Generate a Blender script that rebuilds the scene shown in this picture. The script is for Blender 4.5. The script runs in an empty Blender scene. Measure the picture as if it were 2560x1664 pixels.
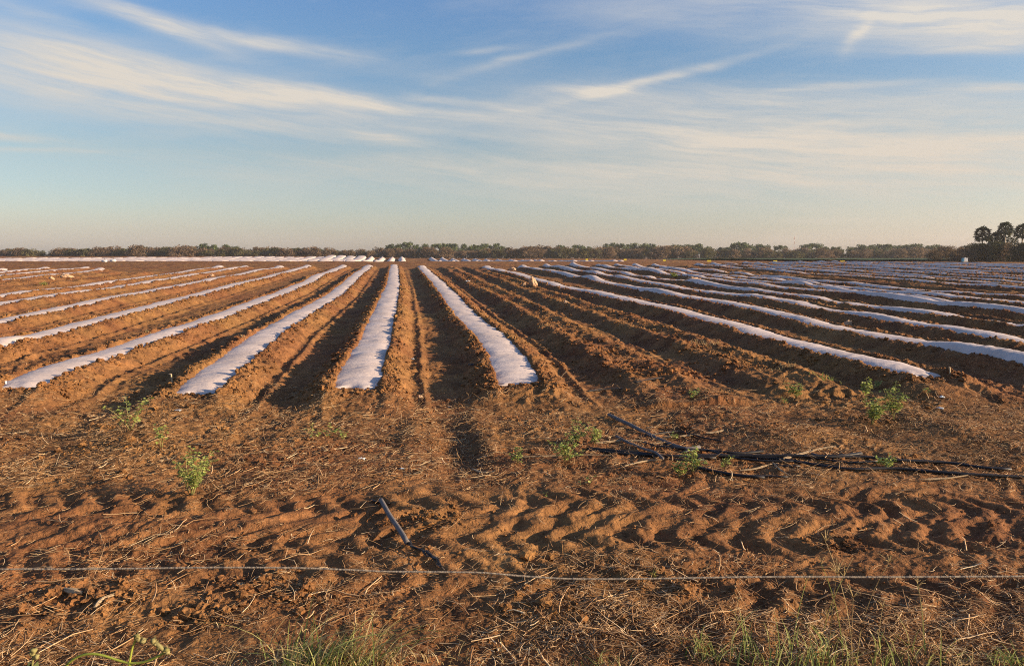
import bpy, math, random
import numpy as np
random.seed(7)
RNG = np.random.default_rng(11)
scene = bpy.context.scene
COL = scene.collection

# ------------------------------------------------------------------ camera
F = 1920.0                      # focal length in pixels of a 2560 px wide picture
PITCH = math.atan((832 - 643) / F)
CZ = 1.895
cd = bpy.data.cameras.new("camera")
cam = bpy.data.objects.new("camera", cd)
COL.objects.link(cam)
cam.location = (0, 0, CZ)
cam.rotation_euler = (math.pi / 2 - PITCH, 0, 0)
cd.sensor_width = 36
cd.lens = 27
cd.clip_start = 0.05
cd.clip_end = 20000
cd.dof.use_dof = True
cd.dof.focus_distance = 9.0
cd.dof.aperture_fstop = 13
scene.camera = cam

def ray(px, py):
    X = (px - 1280) / F; Y = (832 - py) / F
    return (X, math.cos(PITCH) + Y * math.sin(PITCH), -math.sin(PITCH) + Y * math.cos(PITCH))

# ------------------------------------------------------------------ noise
def _hash(ix, iy, seed):
    h = (ix.astype(np.int64) * 374761393 + iy.astype(np.int64) * 668265263 + seed * 974634777) & 0xFFFFFFFF
    h = ((h ^ (h >> 13)) * 1274126177) & 0xFFFFFFFF
    h = (h ^ (h >> 16)) & 0xFFFFFFFF
    return h

def perlin(x, y, seed=0):
    x = np.asarray(x, float); y = np.asarray(y, float)
    x0 = np.floor(x); y0 = np.floor(y)
    fx = x - x0; fy = y - y0
    sx = fx * fx * fx * (fx * (fx * 6 - 15) + 10); sy = fy * fy * fy * (fy * (fy * 6 - 15) + 10)
    def g(dx, dy):
        a = _hash(x0 + dx, y0 + dy, seed) * (2 * math.pi / 4294967296.0)
        return np.cos(a) * (fx - dx) + np.sin(a) * (fy - dy)
    n0 = g(0, 0) * (1 - sx) + g(1, 0) * sx
    n1 = g(0, 1) * (1 - sx) + g(1, 1) * sx
    return (n0 * (1 - sy) + n1 * sy) * 1.5      # about -1..1

def sstep(a, b, x):
    t = np.clip((x - a) / (b - a), 0, 1)
    return t * t * (3 - 2 * t)

# ------------------------------------------------------------------ terrain
AN = math.radians(8.19)
CA, SA = math.cos(AN), math.sin(AN)
def uv_of(x, y): return x * CA + y * SA, -x * SA + y * CA
def xy_of(u, v): return u * CA - v * SA, u * SA + v * CA

_MY = np.array([-3000, -60, 0, 50, 60, 70, 82, 95, 110, 122, 131, 142, 153, 165, 200, 300, 400, 900, 20000.])
_ML = np.array([0, -0.4, 0, .91, 1.08, 1.20, 1.31, 1.36, 1.15, 1.02, 1.0, 1.28, 1.55, 1.58, 1.3, 1.2, 1.2, 1.0, 0.5])
_MK = np.array([0, -0.4, 0, .91, 1.08, 1.20, 1.31, 1.38, 1.27, 1.25, 1.35, 1.70, 2.06, 2.06, 1.7, 1.3, 1.3, 1.0, 0.5])
_MR = np.array([0, -0.4, 0, .91, 1.04, 1.12, 1.16, 1.14, 1.07, 1.02, 1.0, 1.0, 1.0, 1.0, 1.0, 1.0, 1.0, .9, 0.5])
def macro(x, y):
    w = sstep(10, 65, x)
    wk = 1 - sstep(-45, -12, x)
    z = np.interp(y, _MY, _ML) * (1 - w - wk) + np.interp(y, _MY, _MR) * w + np.interp(y, _MY, _MK) * wk
    return z + 0.05 * perlin(x / 9, y / 9, 3) * sstep(6, 20, y)

def ctab(*a):
    v = np.array(a[0::2], float); u = np.array(a[1::2], float)
    return lambda q: np.interp(q, v, u)

# row: centre(v), first v, last v, covered, hump, seed
ROWS = []
def row(u, v0, v1, cov=True, tab=None, hump=0.0, name=None):
    s = len(ROWS) * 17 + 5
    if tab is None:
        f = lambda q, u=u, s=s: u + 0.10 * perlin(np.asarray(q) / 7.0, np.full(np.shape(q), 0.37), s)
    else:
        f = lambda q, t=tab, s=s: t(q) + 0.02 * perlin(np.asarray(q) / 2.0, np.full(np.shape(q), 0.37), s)
    ROWS.append(dict(c=f, v0=v0, v1=v1, cov=cov, hump=hump, seed=s, name=name, u=u))

L = 'white cloth cover strip '
row(-25.8, 12, 55, name=L + 'farthest on the left')
row(-23.4, 12, 56, name=L + 'second farthest on the left')
row(-21.4, 12, 57, name=L + 'third farthest on the left')
row(-19.0, 12, 53, name=L + 'on the far side of the bare stony ground, left')
row(-17.2, 12, 50, cov=False)
row(-15.2, 12, 50, cov=False)
row(-13.05, 12, 59, hump=.02, name=L + 'on the near side of the bare stony ground, left')
row(-11.3, 12, 59, hump=.02, name=L + 'on the left, one nearer than the stony ground strip')
row(-8.85, 12, 59, hump=.01, name=L + 'on the left carrying a short dark stake')
row(-6.75, 13.2, 59, hump=.01, name=L + 'on the left ending in a raised lump')
row(-4.45, 9.5, 60, tab=ctab(9.8, -4.48, 11, -4.70, 13.5, -4.58, 17.5, -4.30, 28, -4.1, 57, -4.35), name=L + 'whose near end lies at the left edge of the photo')
row(-2.35, 9.15, 60, tab=ctab(9.2, -2.42, 14.5, -2.49, 22, -2.34, 27, -2.24, 57, -2.44), name=L + 'with the pale wooden stake at its near end')
row(-0.45, 9.0, 60, tab=ctab(9.1, -.52, 10.2, -.55, 13, -.48, 19, -.40, 33, -.33, 60, -.54), name=L + 'running almost straight away just left of the wheel track')
row(1.56, 9.05, 56.5, tab=ctab(9.1, 1.42, 11.4, 1.58, 14, 1.63, 17, 1.57, 23, 1.53, 33, 1.60, 56, 1.49), name=L + 'right of the wheel track, black lump at near end')
row(3.35, 9.8, 58, cov=False)
row(5.05, 10.2, 58, cov=False)
row(6.7, 8.75, 56, tab=ctab(8.9, 6.70, 10.8, 6.58, 15, 6.92, 19, 6.96, 22.7, 6.70, 30.7, 6.35, 36.7, 6.5, 55, 6.1), hump=.05, name=L + 'ending beside the short white stake, nearest on the right')
_rn = {8.93: 'second nearest on the right, leaving the frame low', 10.75: 'third nearest on the right with torn fringe below',
       12.65: 'fourth nearest on the right', 14.65: 'fifth nearest on the right', 16.1: 'sixth nearest on the right',
       17.5: 'seventh nearest on the right', 19.1: 'eighth nearest on the right, bordering the bare band',
       23.7: 'just beyond the bare band of clods on the right', 25.6: 'second one beyond the bare band on the right',
       27.6: 'third one beyond the bare band on the right', 29.8: 'fourth one beyond the bare band on the right',
       32.0: 'fifth one beyond the bare band on the right', 34.6: 'sixth one beyond the bare band on the right',
       37.0: 'seventh one beyond the bare band on the right', 39.2: 'eighth one beyond the bare band on the right',
       41.5: 'ninth one beyond the bare band on the right', 43.7: 'tenth one beyond the bare band on the right',
       46.0: 'eleventh one beyond the bare band, towards the dark bush', 48.4: 'twelfth one beyond the bare band, towards the dark bush',
       51.0: 'farthest back on the right, in front of the dark bush'}
for i, (u, t) in enumerate(_rn.items()):
    row(u, 6, 57 + max(0, u - 20) * .8, hump=.12 if u < 22 else .06, name=L + t)
    if u == 19.1:
        row(21.3, 6, 58, cov=False)

PT = np.array([-2, -.80, -.66, -.54, -.45, -.38, -.33, -.28, -.24, .24, .28, .33, .40, .48, .56, .66, .74, .80, .90, 2])
PH = np.array([0, 0, .025, .09, .145, .175, .188, .178, .155, .155, .178, .188, .178, .150, .10, .030, .025, .060, .01, 0])
BT = np.array([-2, -.75, -.55, -.42, -.30, -.1, .1, .30, .42, .55, .72, .80, .90, 2])
BH = np.array([0, 0, .06, .14, .17, .11, .12, .18, .15, .08, .02, .04, 0, 0])

def und(r, v):
    s = r['seed']; v = np.asarray(v, float); o = np.full(v.shape, .5)
    return .05 * perlin(v / 6.0, o, s + 1) + .02 * perlin(v / 1.7, o, s + 2) + (r['hump'] * .6) * perlin(v / 4.0, o, s + 3)

def endmask(r, y, v, a=.15, b=1.0):
    return sstep(r['v0'] - b, r['v0'] + a, v) * (1 - sstep(r['v1'] - .2, r['v1'] + 1.0, v))

def amp(wl, cell, a):
    return a * np.clip((wl / cell - 2.0) / 3.0, 0, 1)

def height(x, y, cell, fine=True):
    x = np.asarray(x, float); y = np.asarray(y, float); cell = np.broadcast_to(np.asarray(cell, float), x.shape)
    u, v = uv_of(x, y)
    z = macro(x, y)
    bed = np.zeros_like(x); calm = np.zeros_like(x)
    infield = (y > 4) & (y < 130)
    for r in ROWS:
        c = r['c'](v)
        t = u - c
        m = infield & (np.abs(t) < 1.3) & (v > r['v0'] - 1.5) & (v < r['v1'] + 1.5)
        if not m.any(): continue
        tm = t[m]; vm = v[m]
        wob = .035 * perlin(vm / .7, tm * .6, r['seed'] + 9)
        tt = tm + wob
        e = endmask(r, y[m], vm)
        if r['cov']:
            h = np.interp(tt, PT, PH) * e
            lump = .5 + .5 * perlin(vm / .33, tm / .3, r['seed'] + 31)
            ed_ = np.exp(-((np.abs(tt) - .33) / .09) ** 2) * e
            bank = np.exp(-((np.abs(tt) - .55) / .14) ** 2) * e
            h = h + bank * (.035 * perlin(vm / .45, tm / .35, r['seed'] + 41) + .020 * (1 - 2 * np.abs(perlin(vm / .14, tm / .12, r['seed'] + 42))) * np.clip(1.5 - vm / 30, .3, 1))
            h = h + ed_ * (.040 * lump * perlin(vm / .55, tm / .5, r['seed'] + 32) + .022 * (1 - 2 * np.abs(perlin(vm / .16, tm / .16, r['seed'] + 33))))
            un = und(r, vm) * (1 - sstep(.45, .9, np.abs(tm))) * e
            bed[m] = np.maximum(bed[m], h + un * np.sign(h + 1e-9))
            cal = (np.abs(tm) < .27) & (vm > r['v0'] + .1)
            cm = calm[m]; cm[cal] = 1.0; calm[m] = cm
        else:
            e = sstep(r['v0'] - 3.5, r['v0'] + 1, vm) * (1 - sstep(r['v1'] - .5, r['v1'] + 1.5, vm))
            h = (np.interp(tt, BT, BH) + .05 * perlin(vm / 1.3, tm * 2, r['seed'])) * e
            bed[m] = np.maximum(bed[m], h)
    hl = 1 - sstep(6.6, 9.2, y + .25 * perlin(x / .8, y * 0, 71))
    z = z + bed + .09 * hl
    # furrow floor of the wheel track running out over the headland
    uc = u - .47 - .03 * np.sin(v)
    tr = np.exp(-(uc / .17) ** 4) * sstep(5.3, 6.6, y) * hl
    z = z - .055 * tr + .05 * np.exp(-((np.abs(uc + .06) - .34) / .10) ** 2) * sstep(5.6, 7.0, y) * hl * (.7 + .5 * perlin(v / .5, u / .5, 72))
    tr2 = np.exp(-((u + 1.35) / .22) ** 2) * sstep(6.0, 7.5, y) * hl
    z = z - .05 * tr2
    for q in (-3.3, -5.6, 2.6, 4.4, 7.8):
        z = z - .07 * np.exp(-((u - q) / .26) ** 2) * sstep(5.8, 7.5, y) * hl
        z = z + .065 * np.exp(-((u - q - .9) / .3) ** 2) * sstep(5.8, 7.5, y) * hl
    # tyre lug prints in two bands crossing in front
    near = 1 - sstep(5.7, 6.2, y)
    for yc, sl, ph, sg in ((5.15, -.02, 0.3, 1), (4.55, .03, 1.4, -1), (3.95, -.03, 2.6, 1)):
        d = y - (yc + sl * x + .07 * np.sin(x * .9 + ph) + .06 * perlin(x / .9, y * 0, 77))
        band = np.exp(-(d / .26) ** 4)
        wv = .245 + .0 * x
        pat = np.sin((x + sg * .75 * np.abs(d + .03) + .07 * perlin(x / .5, y / .5, 33)) * 2 * math.pi / wv + ph)
        pat = np.sign(pat) * np.abs(pat) ** .7
        fade = .65 + .35 * sstep(-.4, .3, perlin(x / 1.3, y / 1.1, 44))
        rp_ = perlin((x - .45 * y + .25 * perlin(x / .6, y / .5, 91)) / .125, y / .26, 92)
        if yc > 5: z = z + (1 - sstep(6.0, 6.7, y)) * .017 * np.sign(rp_) * np.abs(rp_) ** .8 * (.5 + .5 * sstep(-.4, .4, perlin(x / .8, y / .6, 93)))
        z = z + .0185 * band * pat * fade * near - .008 * band * near
        z = z + .014 * np.exp(-((np.abs(d) - .30) / .06) ** 2) * near * (.5 + .5 * perlin(x / .3, y / .3, 45))
    # rough soil
    k = 1 - .93 * calm
    fl = np.exp(-((np.abs(bed - .02)) / .03)) * sstep(7, 9, y)      # furrow floors are smoother
    k2 = k * (1 - .15 * fl)
    z = z + amp(.9, cell, .022) * perlin(x / .9, y / .9, 21) * k2
    nearf = 1 - sstep(4.5, 7, y)
    ff = sstep(8, 10, y) * (1 - calm)
    k2 = k2 * (1 - .55 * near)
    z = z + (amp(.35, cell, .013 + .010 * nearf + .010 * ff)) * perlin(x / .35 + .3 * perlin(x / .2, y / .2, 5), y / .27, 22) * k2
    rough = .55 + .75 * sstep(-.3, .5, perlin(x / 1.7, y / 1.7, 23))
    b1 = 1 - 2 * np.abs(perlin(x / .20, y / .20, 24))
    z = z + amp(.2, cell, .016 + .022 * ff) * b1 * k2 * rough
    if fine:
        b2 = 1 - 2 * np.abs(perlin(x / .085, y / .085, 25))
        z = z + amp(.085, cell, .013 + .008 * ff) * b2 * k2 * rough
        b3 = 1 - 2 * np.abs(perlin(x / .04, y / .04, 26))
        z = z + amp(.04, cell, .0095) * b3 * k2 * rough
        b4 = perlin(x / .02, y / .02, 27)
        z = z + amp(.02, cell, .0055) * b4 * k2 * rough
    far = sstep(8, 40, y)
    z = z + sstep(45, 60, y) * .07 * perlin(x / 1.6, y / 3.0, 29) * (cell < 1.5)
    z = z + far * .03 * (1 - 2 * np.abs(perlin(x / .5, y / .6, 28))) * k2 * (cell < .8)
    return z

def cell_at(y): return .0022 * max(1.8, y)
def H1(x, y, off=0.0):
    return float(height(np.array([x]), np.array([y]), cell_at(y))[0]) + off
def Hn(x, y):
    return height(x, y, .0022 * np.maximum(1.8, y))

def ground_at(px, py, off=0.0):
    """where the sight line through a photo pixel meets the terrain"""
    d = ray(px, py)
    ts = np.geomspace(1.5, 420, 900)
    xs = d[0] * ts; ys = d[1] * ts; zs = CZ + d[2] * ts
    g = height(xs, ys, .02, fine=False) + off
    i = np.argmax(zs < g)
    if zs[i] >= g[i]: i = len(ts) - 1
    i = max(i, 1)
    a = zs[i - 1] - g[i - 1]; b = g[i] - zs[i]
    t = ts[i - 1] + (ts[i] - ts[i - 1]) * a / max(a + b, 1e-9)
    return d[0] * t, d[1] * t
def at_depth(px, py, D):
    d = ray(px, py); t = D / d[1]
    return d[0] * t, D, CZ + d[2] * t

# ------------------------------------------------------------------ mesh helpers
def np_mesh(name, verts, faces_flat, loop_tot, mat=None, parent=None, smooth=True, cols=None):
    me = bpy.data.meshes.new(name)
    verts = np.asarray(verts, np.float32)
    faces_flat = np.asarray(faces_flat, np.int32).ravel(); loop_tot = np.asarray(loop_tot, np.int32)
    me.vertices.add(len(verts)); me.vertices.foreach_set('co', verts.ravel())
    me.loops.add(len(faces_flat)); me.loops.foreach_set('vertex_index', faces_flat)
    me.polygons.add(len(loop_tot))
    st = np.zeros(len(loop_tot), np.int32); st[1:] = np.cumsum(loop_tot)[:-1]
    me.polygons.foreach_set('loop_start', st)
    try: me.polygons.foreach_set('loop_total', loop_tot)
    except Exception: pass
    me.polygons.foreach_set('use_smooth', np.full(len(loop_tot), smooth))
    if cols is not None:
        at = me.attributes.new('tint', 'FLOAT', 'POINT'); at.data.foreach_set('value', np.asarray(cols, np.float32))
    me.update(calc_edges=True)
    if mat: me.materials.append(mat)
    o = bpy.data.objects.new(name, me); COL.objects.link(o)
    if parent: o.parent = parent
    return o

def grid_mesh(name, X, Y, Z, mat, parent=None, cols=None):
    n, m = X.shape
    V = np.stack([X, Y, Z], -1).reshape(-1, 3)
    i = np.arange(n - 1)[:, None] * m + np.arange(m - 1)[None, :]
    Q = np.stack([i, i + 1, i + m + 1, i + m], -1).reshape(-1, 4)
    return np_mesh(name, V, Q, np.full(len(Q), 4), mat, parent, True, cols)

class MB:
    def __init__(s): s.v = []; s.f = []; s.c = []; s.n = 0
    def add(s, v, f, c=0.5):
        s.v.append(np.asarray(v, float)); s.f.extend([tuple(int(i) + s.n for i in q) for q in f]); s.c.append(np.full(len(v), c)); s.n += len(v)
    def tube(s, pts, rad, sides=6, c=0.5, flat=1.0, cap=True):
        P = np.asarray(pts, float); n = len(P)
        R = np.broadcast_to(np.asarray(rad, float), (n,))
        T = np.gradient(P, axis=0); T /= np.linalg.norm(T, axis=1)[:, None] + 1e-12
        up = np.array([0, 0, 1.0])
        vs = []
        for k in range(n):
            a = np.cross(T[k], up)
            if np.linalg.norm(a) < .15: a = np.cross(T[k], [1, 0, 0])
            a /= np.linalg.norm(a); b = np.cross(a, T[k])
            for j in range(sides):
                w = 2 * math.pi * j / sides
                vs.append(P[k] + R[k] * (a * math.cos(w) + b * math.sin(w) * flat))
        fs = []
        for k in range(n - 1):
            for j in range(sides):
                j2 = (j + 1) % sides
                fs.append((k * sides + j, k * sides + j2, (k + 1) * sides + j2, (k + 1) * sides + j))
        if cap:
            fs.append(tuple(range(sides - 1, -1, -1))); fs.append(tuple((n - 1) * sides + j for j in range(sides)))
        s.add(vs, fs, c)
    def ribbon(s, pts, w, side, c=0.5, fold=0.0):
        P = np.asarray(pts, float); n = len(P); W = np.broadcast_to(np.asarray(w, float), (n,))
        side = np.asarray(side, float); side = side / (np.linalg.norm(side) + 1e-9)
        vs = []
        for k in range(n):
            vs += [P[k] - side * W[k], P[k] - np.array([0, 0, fold * W[k]]), P[k] + side * W[k]]
        fs = []
        for k in range(n - 1):
            a = 3 * k
            fs += [(a, a + 1, a + 4, a + 3), (a + 1, a + 2, a + 5, a + 4)]
        s.add(vs, fs, c)
    def build(s, name, mat, parent=None, smooth=True, loc=None):
        V = np.concatenate(s.v); C = np.concatenate(s.c)
        if loc is not None: V = V - np.asarray(loc)
        ff = [i for f in s.f for i in f]; lt = [len(f) for f in s.f]
        o = np_mesh(name, V, ff, lt, mat, parent, smooth, C)
        if loc is not None and parent is None: o.location = loc
        return o

def tag(o, label=None, cat=None, group=None, kind=None):
    if label: o['label'] = label
    if cat: o['category'] = cat
    if group: o['group'] = group
    if kind: o['kind'] = kind
    return o
def empty(name, loc, label, cat, group=None):
    o = bpy.data.objects.new(name, None); COL.objects.link(o); o.location = loc
    o.empty_display_size = .1
    return tag(o, label, cat, group)

# ------------------------------------------------------------------ materials
def new_mat(name):
    m = bpy.data.materials.new(name); m.use_nodes = True
    nt = m.node_tree; b = nt.nodes['Principled BSDF']
    b.inputs['Specular IOR Level'].default_value = .2
    return m, nt, b
def N(nt, typ, **kw):
    n = nt.nodes.new(typ)
    for k, v in kw.items():
        if k in ('op',): n.operation = v
        elif k.startswith('i'): n.inputs[int(k[1:])].default_value = v
        else: setattr(n, k, v)
    return n
def ramp(nt, fac, stops, interp='LINEAR'):
    r = nt.nodes.new('ShaderNodeValToRGB'); r.color_ramp.interpolation = interp
    e = r.color_ramp.elements
    while len(e) < len(stops): e.new(.5)
    for i, (p, c) in enumerate(stops):
        e[i].position = p; e[i].color = tuple(c) + (1,) if len(c) == 3 else c
    nt.links.new(fac, r.inputs[0]); return r.outputs[0]
def noise(nt, vec, scale, detail=4, rough=.6):
    n = nt.nodes.new('ShaderNodeTexNoise'); n.inputs['Scale'].default_value = scale
    n.inputs['Detail'].default_value = detail; n.inputs['Roughness'].default_value = rough
    nt.links.new(vec, n.inputs['Vector']); return n.outputs[0]
def mixc(nt, fac, a, b, mode='MIX'):
    m = nt.nodes.new('ShaderNodeMix'); m.data_type = 'RGBA'; m.blend_type = mode
    for s, v in ((m.inputs[0], fac), (m.inputs[6], a), (m.inputs[7], b)):
        if isinstance(v, (int, float)): s.default_value = v
        elif isinstance(v, (tuple, list)): s.default_value = tuple(v) + (1,)
        else: nt.links.new(v, s)
    return m.outputs[2]
def math_(nt, op, a, b=None, c=None, clamp=False):
    m = nt.nodes.new('ShaderNodeMath'); m.operation = op; m.use_clamp = clamp
    for i, v in enumerate((a, b, c)):
        if v is None: continue
        if isinstance(v, (int, float)): m.inputs[i].default_value = v
        else: nt.links.new(v, m.inputs[i])
    return m.outputs[0]

def soil_material():
    m, nt, b = new_mat('soil')
    g = N(nt, 'ShaderNodeNewGeometry').outputs['Position']
    n1 = noise(nt, g, .35, 3); n2 = noise(nt, g, 2.3, 5); n3 = noise(nt, g, 18, 4, .7); n4 = noise(nt, g, 90, 2, .7)
    base = ramp(nt, n2, [(.30, (.125, .054, .026)), (.5, (.200, .089, .038)), (.72, (.285, .134, .055))])
    ochre = ramp(nt, n2, [(.30, (.145, .072, .031)), (.5, (.230, .119, .045)), (.72, (.325, .172, .064))])
    f = ramp(nt, n1, [(.4, (0, 0, 0)), (.62, (1, 1, 1))])
    c = mixc(nt, f, base, ochre)
    d3 = ramp(nt, n3, [(.3, (.62, .60, .60)), (.5, (1, 1, 1)), (.75, (1.25, 1.2, 1.1))])
    c = mixc(nt, 1.0, c, d3, 'MULTIPLY')
    d4 = ramp(nt, n4, [(.3, (.72, .70, .70)), (.6, (1.08, 1.08, 1.08))])
    c = mixc(nt, 1.0, c, d4, 'MULTIPLY')
    # chaff and grit flecks
    v = N(nt, 'ShaderNodeTexVoronoi'); v.inputs['Scale'].default_value = 60; nt.links.new(g, v.inputs['Vector'])
    fl = ramp(nt, v.outputs['Distance'], [(.10, (1, 1, 1)), (.16, (0, 0, 0))])
    pick = ramp(nt, v.outputs['Color'], [(.80, (0, 0, 0)), (.82, (1, 1, 1))])
    mk = mixc(nt, 1.0, fl, pick, 'MULTIPLY')
    c = mixc(nt, mk, c, (.42, .27, .13))
    nt.links.new(c, b.inputs['Base Color'])
    b.inputs['Roughness'].default_value = .95; b.inputs['Specular IOR Level'].default_value = .08
    n5 = noise(nt, g, 45, 5, .75); n6 = noise(nt, g, 9, 4, .7)
    h = math_(nt, 'ADD', math_(nt, 'MULTIPLY', n5, .25), n6)
    bp = N(nt, 'ShaderNodeBump'); bp.inputs['Strength'].default_value = .9; bp.inputs['Distance'].default_value = .04
    nt.links.new(h, bp.inputs['Height']); nt.links.new(bp.outputs[0], b.inputs['Normal'])
    return m
SOIL = soil_material()

def cloth_material():
    m, nt, b = new_mat('cover_cloth')
    g = N(nt, 'ShaderNodeNewGeometry').outputs['Position']
    n1 = noise(nt, g, 1.6, 4); n2 = noise(nt, g, 9, 5, .7)
    c = ramp(nt, n1, [(.35, (.50, .405, .345)), (.6, (.59, .49, .43))])
    d = ramp(nt, n2, [(.62, (0, 0, 0)), (.85, (.35, .35, .35))])
    c = mixc(nt, d, c, (.60, .42, .32))
    nt.links.new(c, b.inputs['Base Color'])
    b.inputs['Roughness'].default_value = .7; b.inputs['Specular IOR Level'].default_value = .25
    n3 = noise(nt, g, 14, 4, .6)
    bp = N(nt, 'ShaderNodeBump'); bp.inputs['Strength'].default_value = .25; bp.inputs['Distance'].default_value = .03
    nt.links.new(n3, bp.inputs['Height']); nt.links.new(bp.outputs[0], b.inputs['Normal'])
    return m
CLOTH = cloth_material()

def tint_mat(name, stops, rough=.8, transl=0.0, scale=3.0, spec=.15, bump=0.0):
    """colour from a per-vertex tint mixed with position noise"""
    m, nt, b = new_mat(name)
    at = N(nt, 'ShaderNodeAttribute'); at.attribute_name = 'tint'
    g = N(nt, 'ShaderNodeNewGeometry').outputs['Position']
    n = noise(nt, g, scale, 3)
    f = math_(nt, 'ADD', at.outputs['Fac'], math_(nt, 'MULTIPLY', math_(nt, 'SUBTRACT', n, .5), .8), clamp=True)
    c = ramp(nt, f, stops)
    nt.links.new(c, b.inputs['Base Color']); b.inputs['Roughness'].default_value = rough
    b.inputs['Specular IOR Level'].default_value = spec
    if bump:
        bp = N(nt, 'ShaderNodeBump'); bp.inputs['Strength'].default_value = bump; bp.inputs['Distance'].default_value = .01
        nt.links.new(noise(nt, g, 60, 3), bp.inputs['Height']); nt.links.new(bp.outputs[0], b.inputs['Normal'])
    if transl:
        t = N(nt, 'ShaderNodeBsdfTranslucent'); nt.links.new(c, t.inputs[0])
        mx = N(nt, 'ShaderNodeMixShader'); mx.inputs[0].default_value = transl
        nt.links.new(b.outputs[0], mx.inputs[1]); nt.links.new(t.outputs[0], mx.inputs[2])
        nt.links.new(mx.outputs[0], nt.nodes['Material Output'].inputs[0])
    return m
STRAW = tint_mat('straw', [(0, (.12, .062, .03)), (.4, (.32, .18, .085)), (.75, (.60, .39, .20)), (1, (.80, .62, .38))], .7, .15)
DRYGRASS = tint_mat('dry_grass', [(0, (.24, .16, .07)), (.6, (.44, .33, .15)), (1, (.60, .47, .25))], .6, .3)
GREENGRASS = tint_mat('green_grass', [(0, (.12, .17, .04)), (.5, (.27, .31, .08)), (1, (.46, .45, .17))], .6, .35)
LEAF = tint_mat('weed_leaf', [(0, (.12, .17, .035)), (.5, (.29, .35, .085)), (1, (.52, .53, .17))], .55, .3, 20)
STEM = tint_mat('weed_stem', [(0, (.13, .13, .04)), (1, (.30, .27, .11))], .7)
CLOD = SOIL
SCRUB = tint_mat('scrub_brown', [(0, (.07, .050, .030)), (.5, (.155, .105, .062)), (1, (.25, .17, .105))], .9, .35, .6)
OLIVE = tint_mat('scrub_olive', [(0, (.042, .042, .018)), (.5, (.10, .094, .042)), (1, (.165, .145, .065))], .9, .35, .6)
TREEGREEN = tint_mat('tree_green', [(0, (.028, .042, .016)), (.5, (.070, .098, .034)), (1, (.13, .16, .055))], .85, .2, .6)
PALMLEAF = tint_mat('palm_leaf', [(0, (.016, .028, .012)), (.55, (.040, .056, .024)), (1, (.12, .115, .050))], .6, .15, 1.0)
THICKET = tint_mat('thicket', [(0, (.016, .022, .010)), (.5, (.045, .052, .022)), (1, (.095, .09, .04))], .9, .15, .6)
BARK = tint_mat('bark', [(0, (.10, .07, .045)), (1, (.26, .20, .14))], .9)
PALEBARK = tint_mat('palm_bark', [(0, (.20, .16, .12)), (1, (.36, .30, .23))], .9)
HOSE = tint_mat('black_hose', [(0, (.008, .007, .007)), (.6, (.018, .016, .016)), (1, (.06, .045, .035))], .5, 0, 8, .25)
GREYHOSE = tint_mat('grey_hose', [(0, (.06, .052, .050)), (.5, (.13, .115, .11)), (1, (.22, .18, .15))], .8, 0, 25, .15)
STAKEM = tint_mat('pale_wood', [(0, (.32, .20, .10)), (1, (.62, .48, .30))], .8, 0, 40)
WOOD = tint_mat('weathered_wood', [(0, (.16, .11, .07)), (1, (.44, .33, .20))], .85, 0, 40, bump=.4)
ROCK = tint_mat('rock', [(0, (.28, .16, .09)), (.5, (.42, .27, .16)), (1, (.52, .37, .25))], .9, 0, 6, bump=.6)
YELLOW = tint_mat('yellow_board', [(0, (.75, .55, .04)), (1, (.85, .68, .08))], .5)
WHITEPL = tint_mat('white_plastic', [(0, (.42, .46, .48)), (1, (.78, .76, .72))], .4)
BLUEPL = tint_mat('blue_plastic', [(0, (.05, .28, .42)), (1, (.12, .42, .55))], .4)
ROPE = tint_mat('rope', [(0, (.17, .13, .09)), (.5, (.28, .23, .17)), (1, (.38, .32, .25))], .9, 0, 120, bump=.6)
REDSTEEL = tint_mat('red_steel', [(0, (.35, .10, .06)), (1, (.45, .14, .09))], .6)
WHITESTEEL = tint_mat('white_steel', [(0, (.55, .5, .48)), (1, (.65, .6, .58))], .6)
CROP = tint_mat('crop', [(0, (.030, .060, .014)), (.5, (.065, .115, .030)), (1, (.12, .17, .05))], .9, 0, .8)

# ------------------------------------------------------------------ field ground
def build_ground():
    ys = [1.6]
    while ys[-1] < 175:
        y = ys[-1]; ys.append(y + .0021 * y * (1 + y / 16.0))
    far = list(np.geomspace(ys[-1] * 1.02, 14000, 60))
    back = list(np.linspace(-80, 1.4, 40))
    Yr = np.array(back + ys + far)
    fine = np.arange(-.96, .9601, .00180)
    g = np.geomspace(.01, 12, 46)
    S = np.concatenate([(-.96 - g)[::-1], fine, .96 + g])
    W = np.maximum(Yr, 1.6)
    X = S[None, :] * W[:, None]
    Y = np.repeat(Yr[:, None], len(S), 1)
    cell = np.maximum(.0018 * W, .0021 * W)[:, None] * np.ones_like(X)
    edge = np.abs(S) > .961
    cell[:, edge] = (np.abs(S[edge])[None, :] - .94) * W[:, None] * .25 + .003 * W[:, None]
    cell[Yr < 1.6, :] = 2.0
    Z = height(X.ravel(), Y.ravel(), cell.ravel()).reshape(X.shape)
    return grid_mesh('ground', X, Y, Z, SOIL)
gr = build_ground(); tag(gr, kind='structure')

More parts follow.
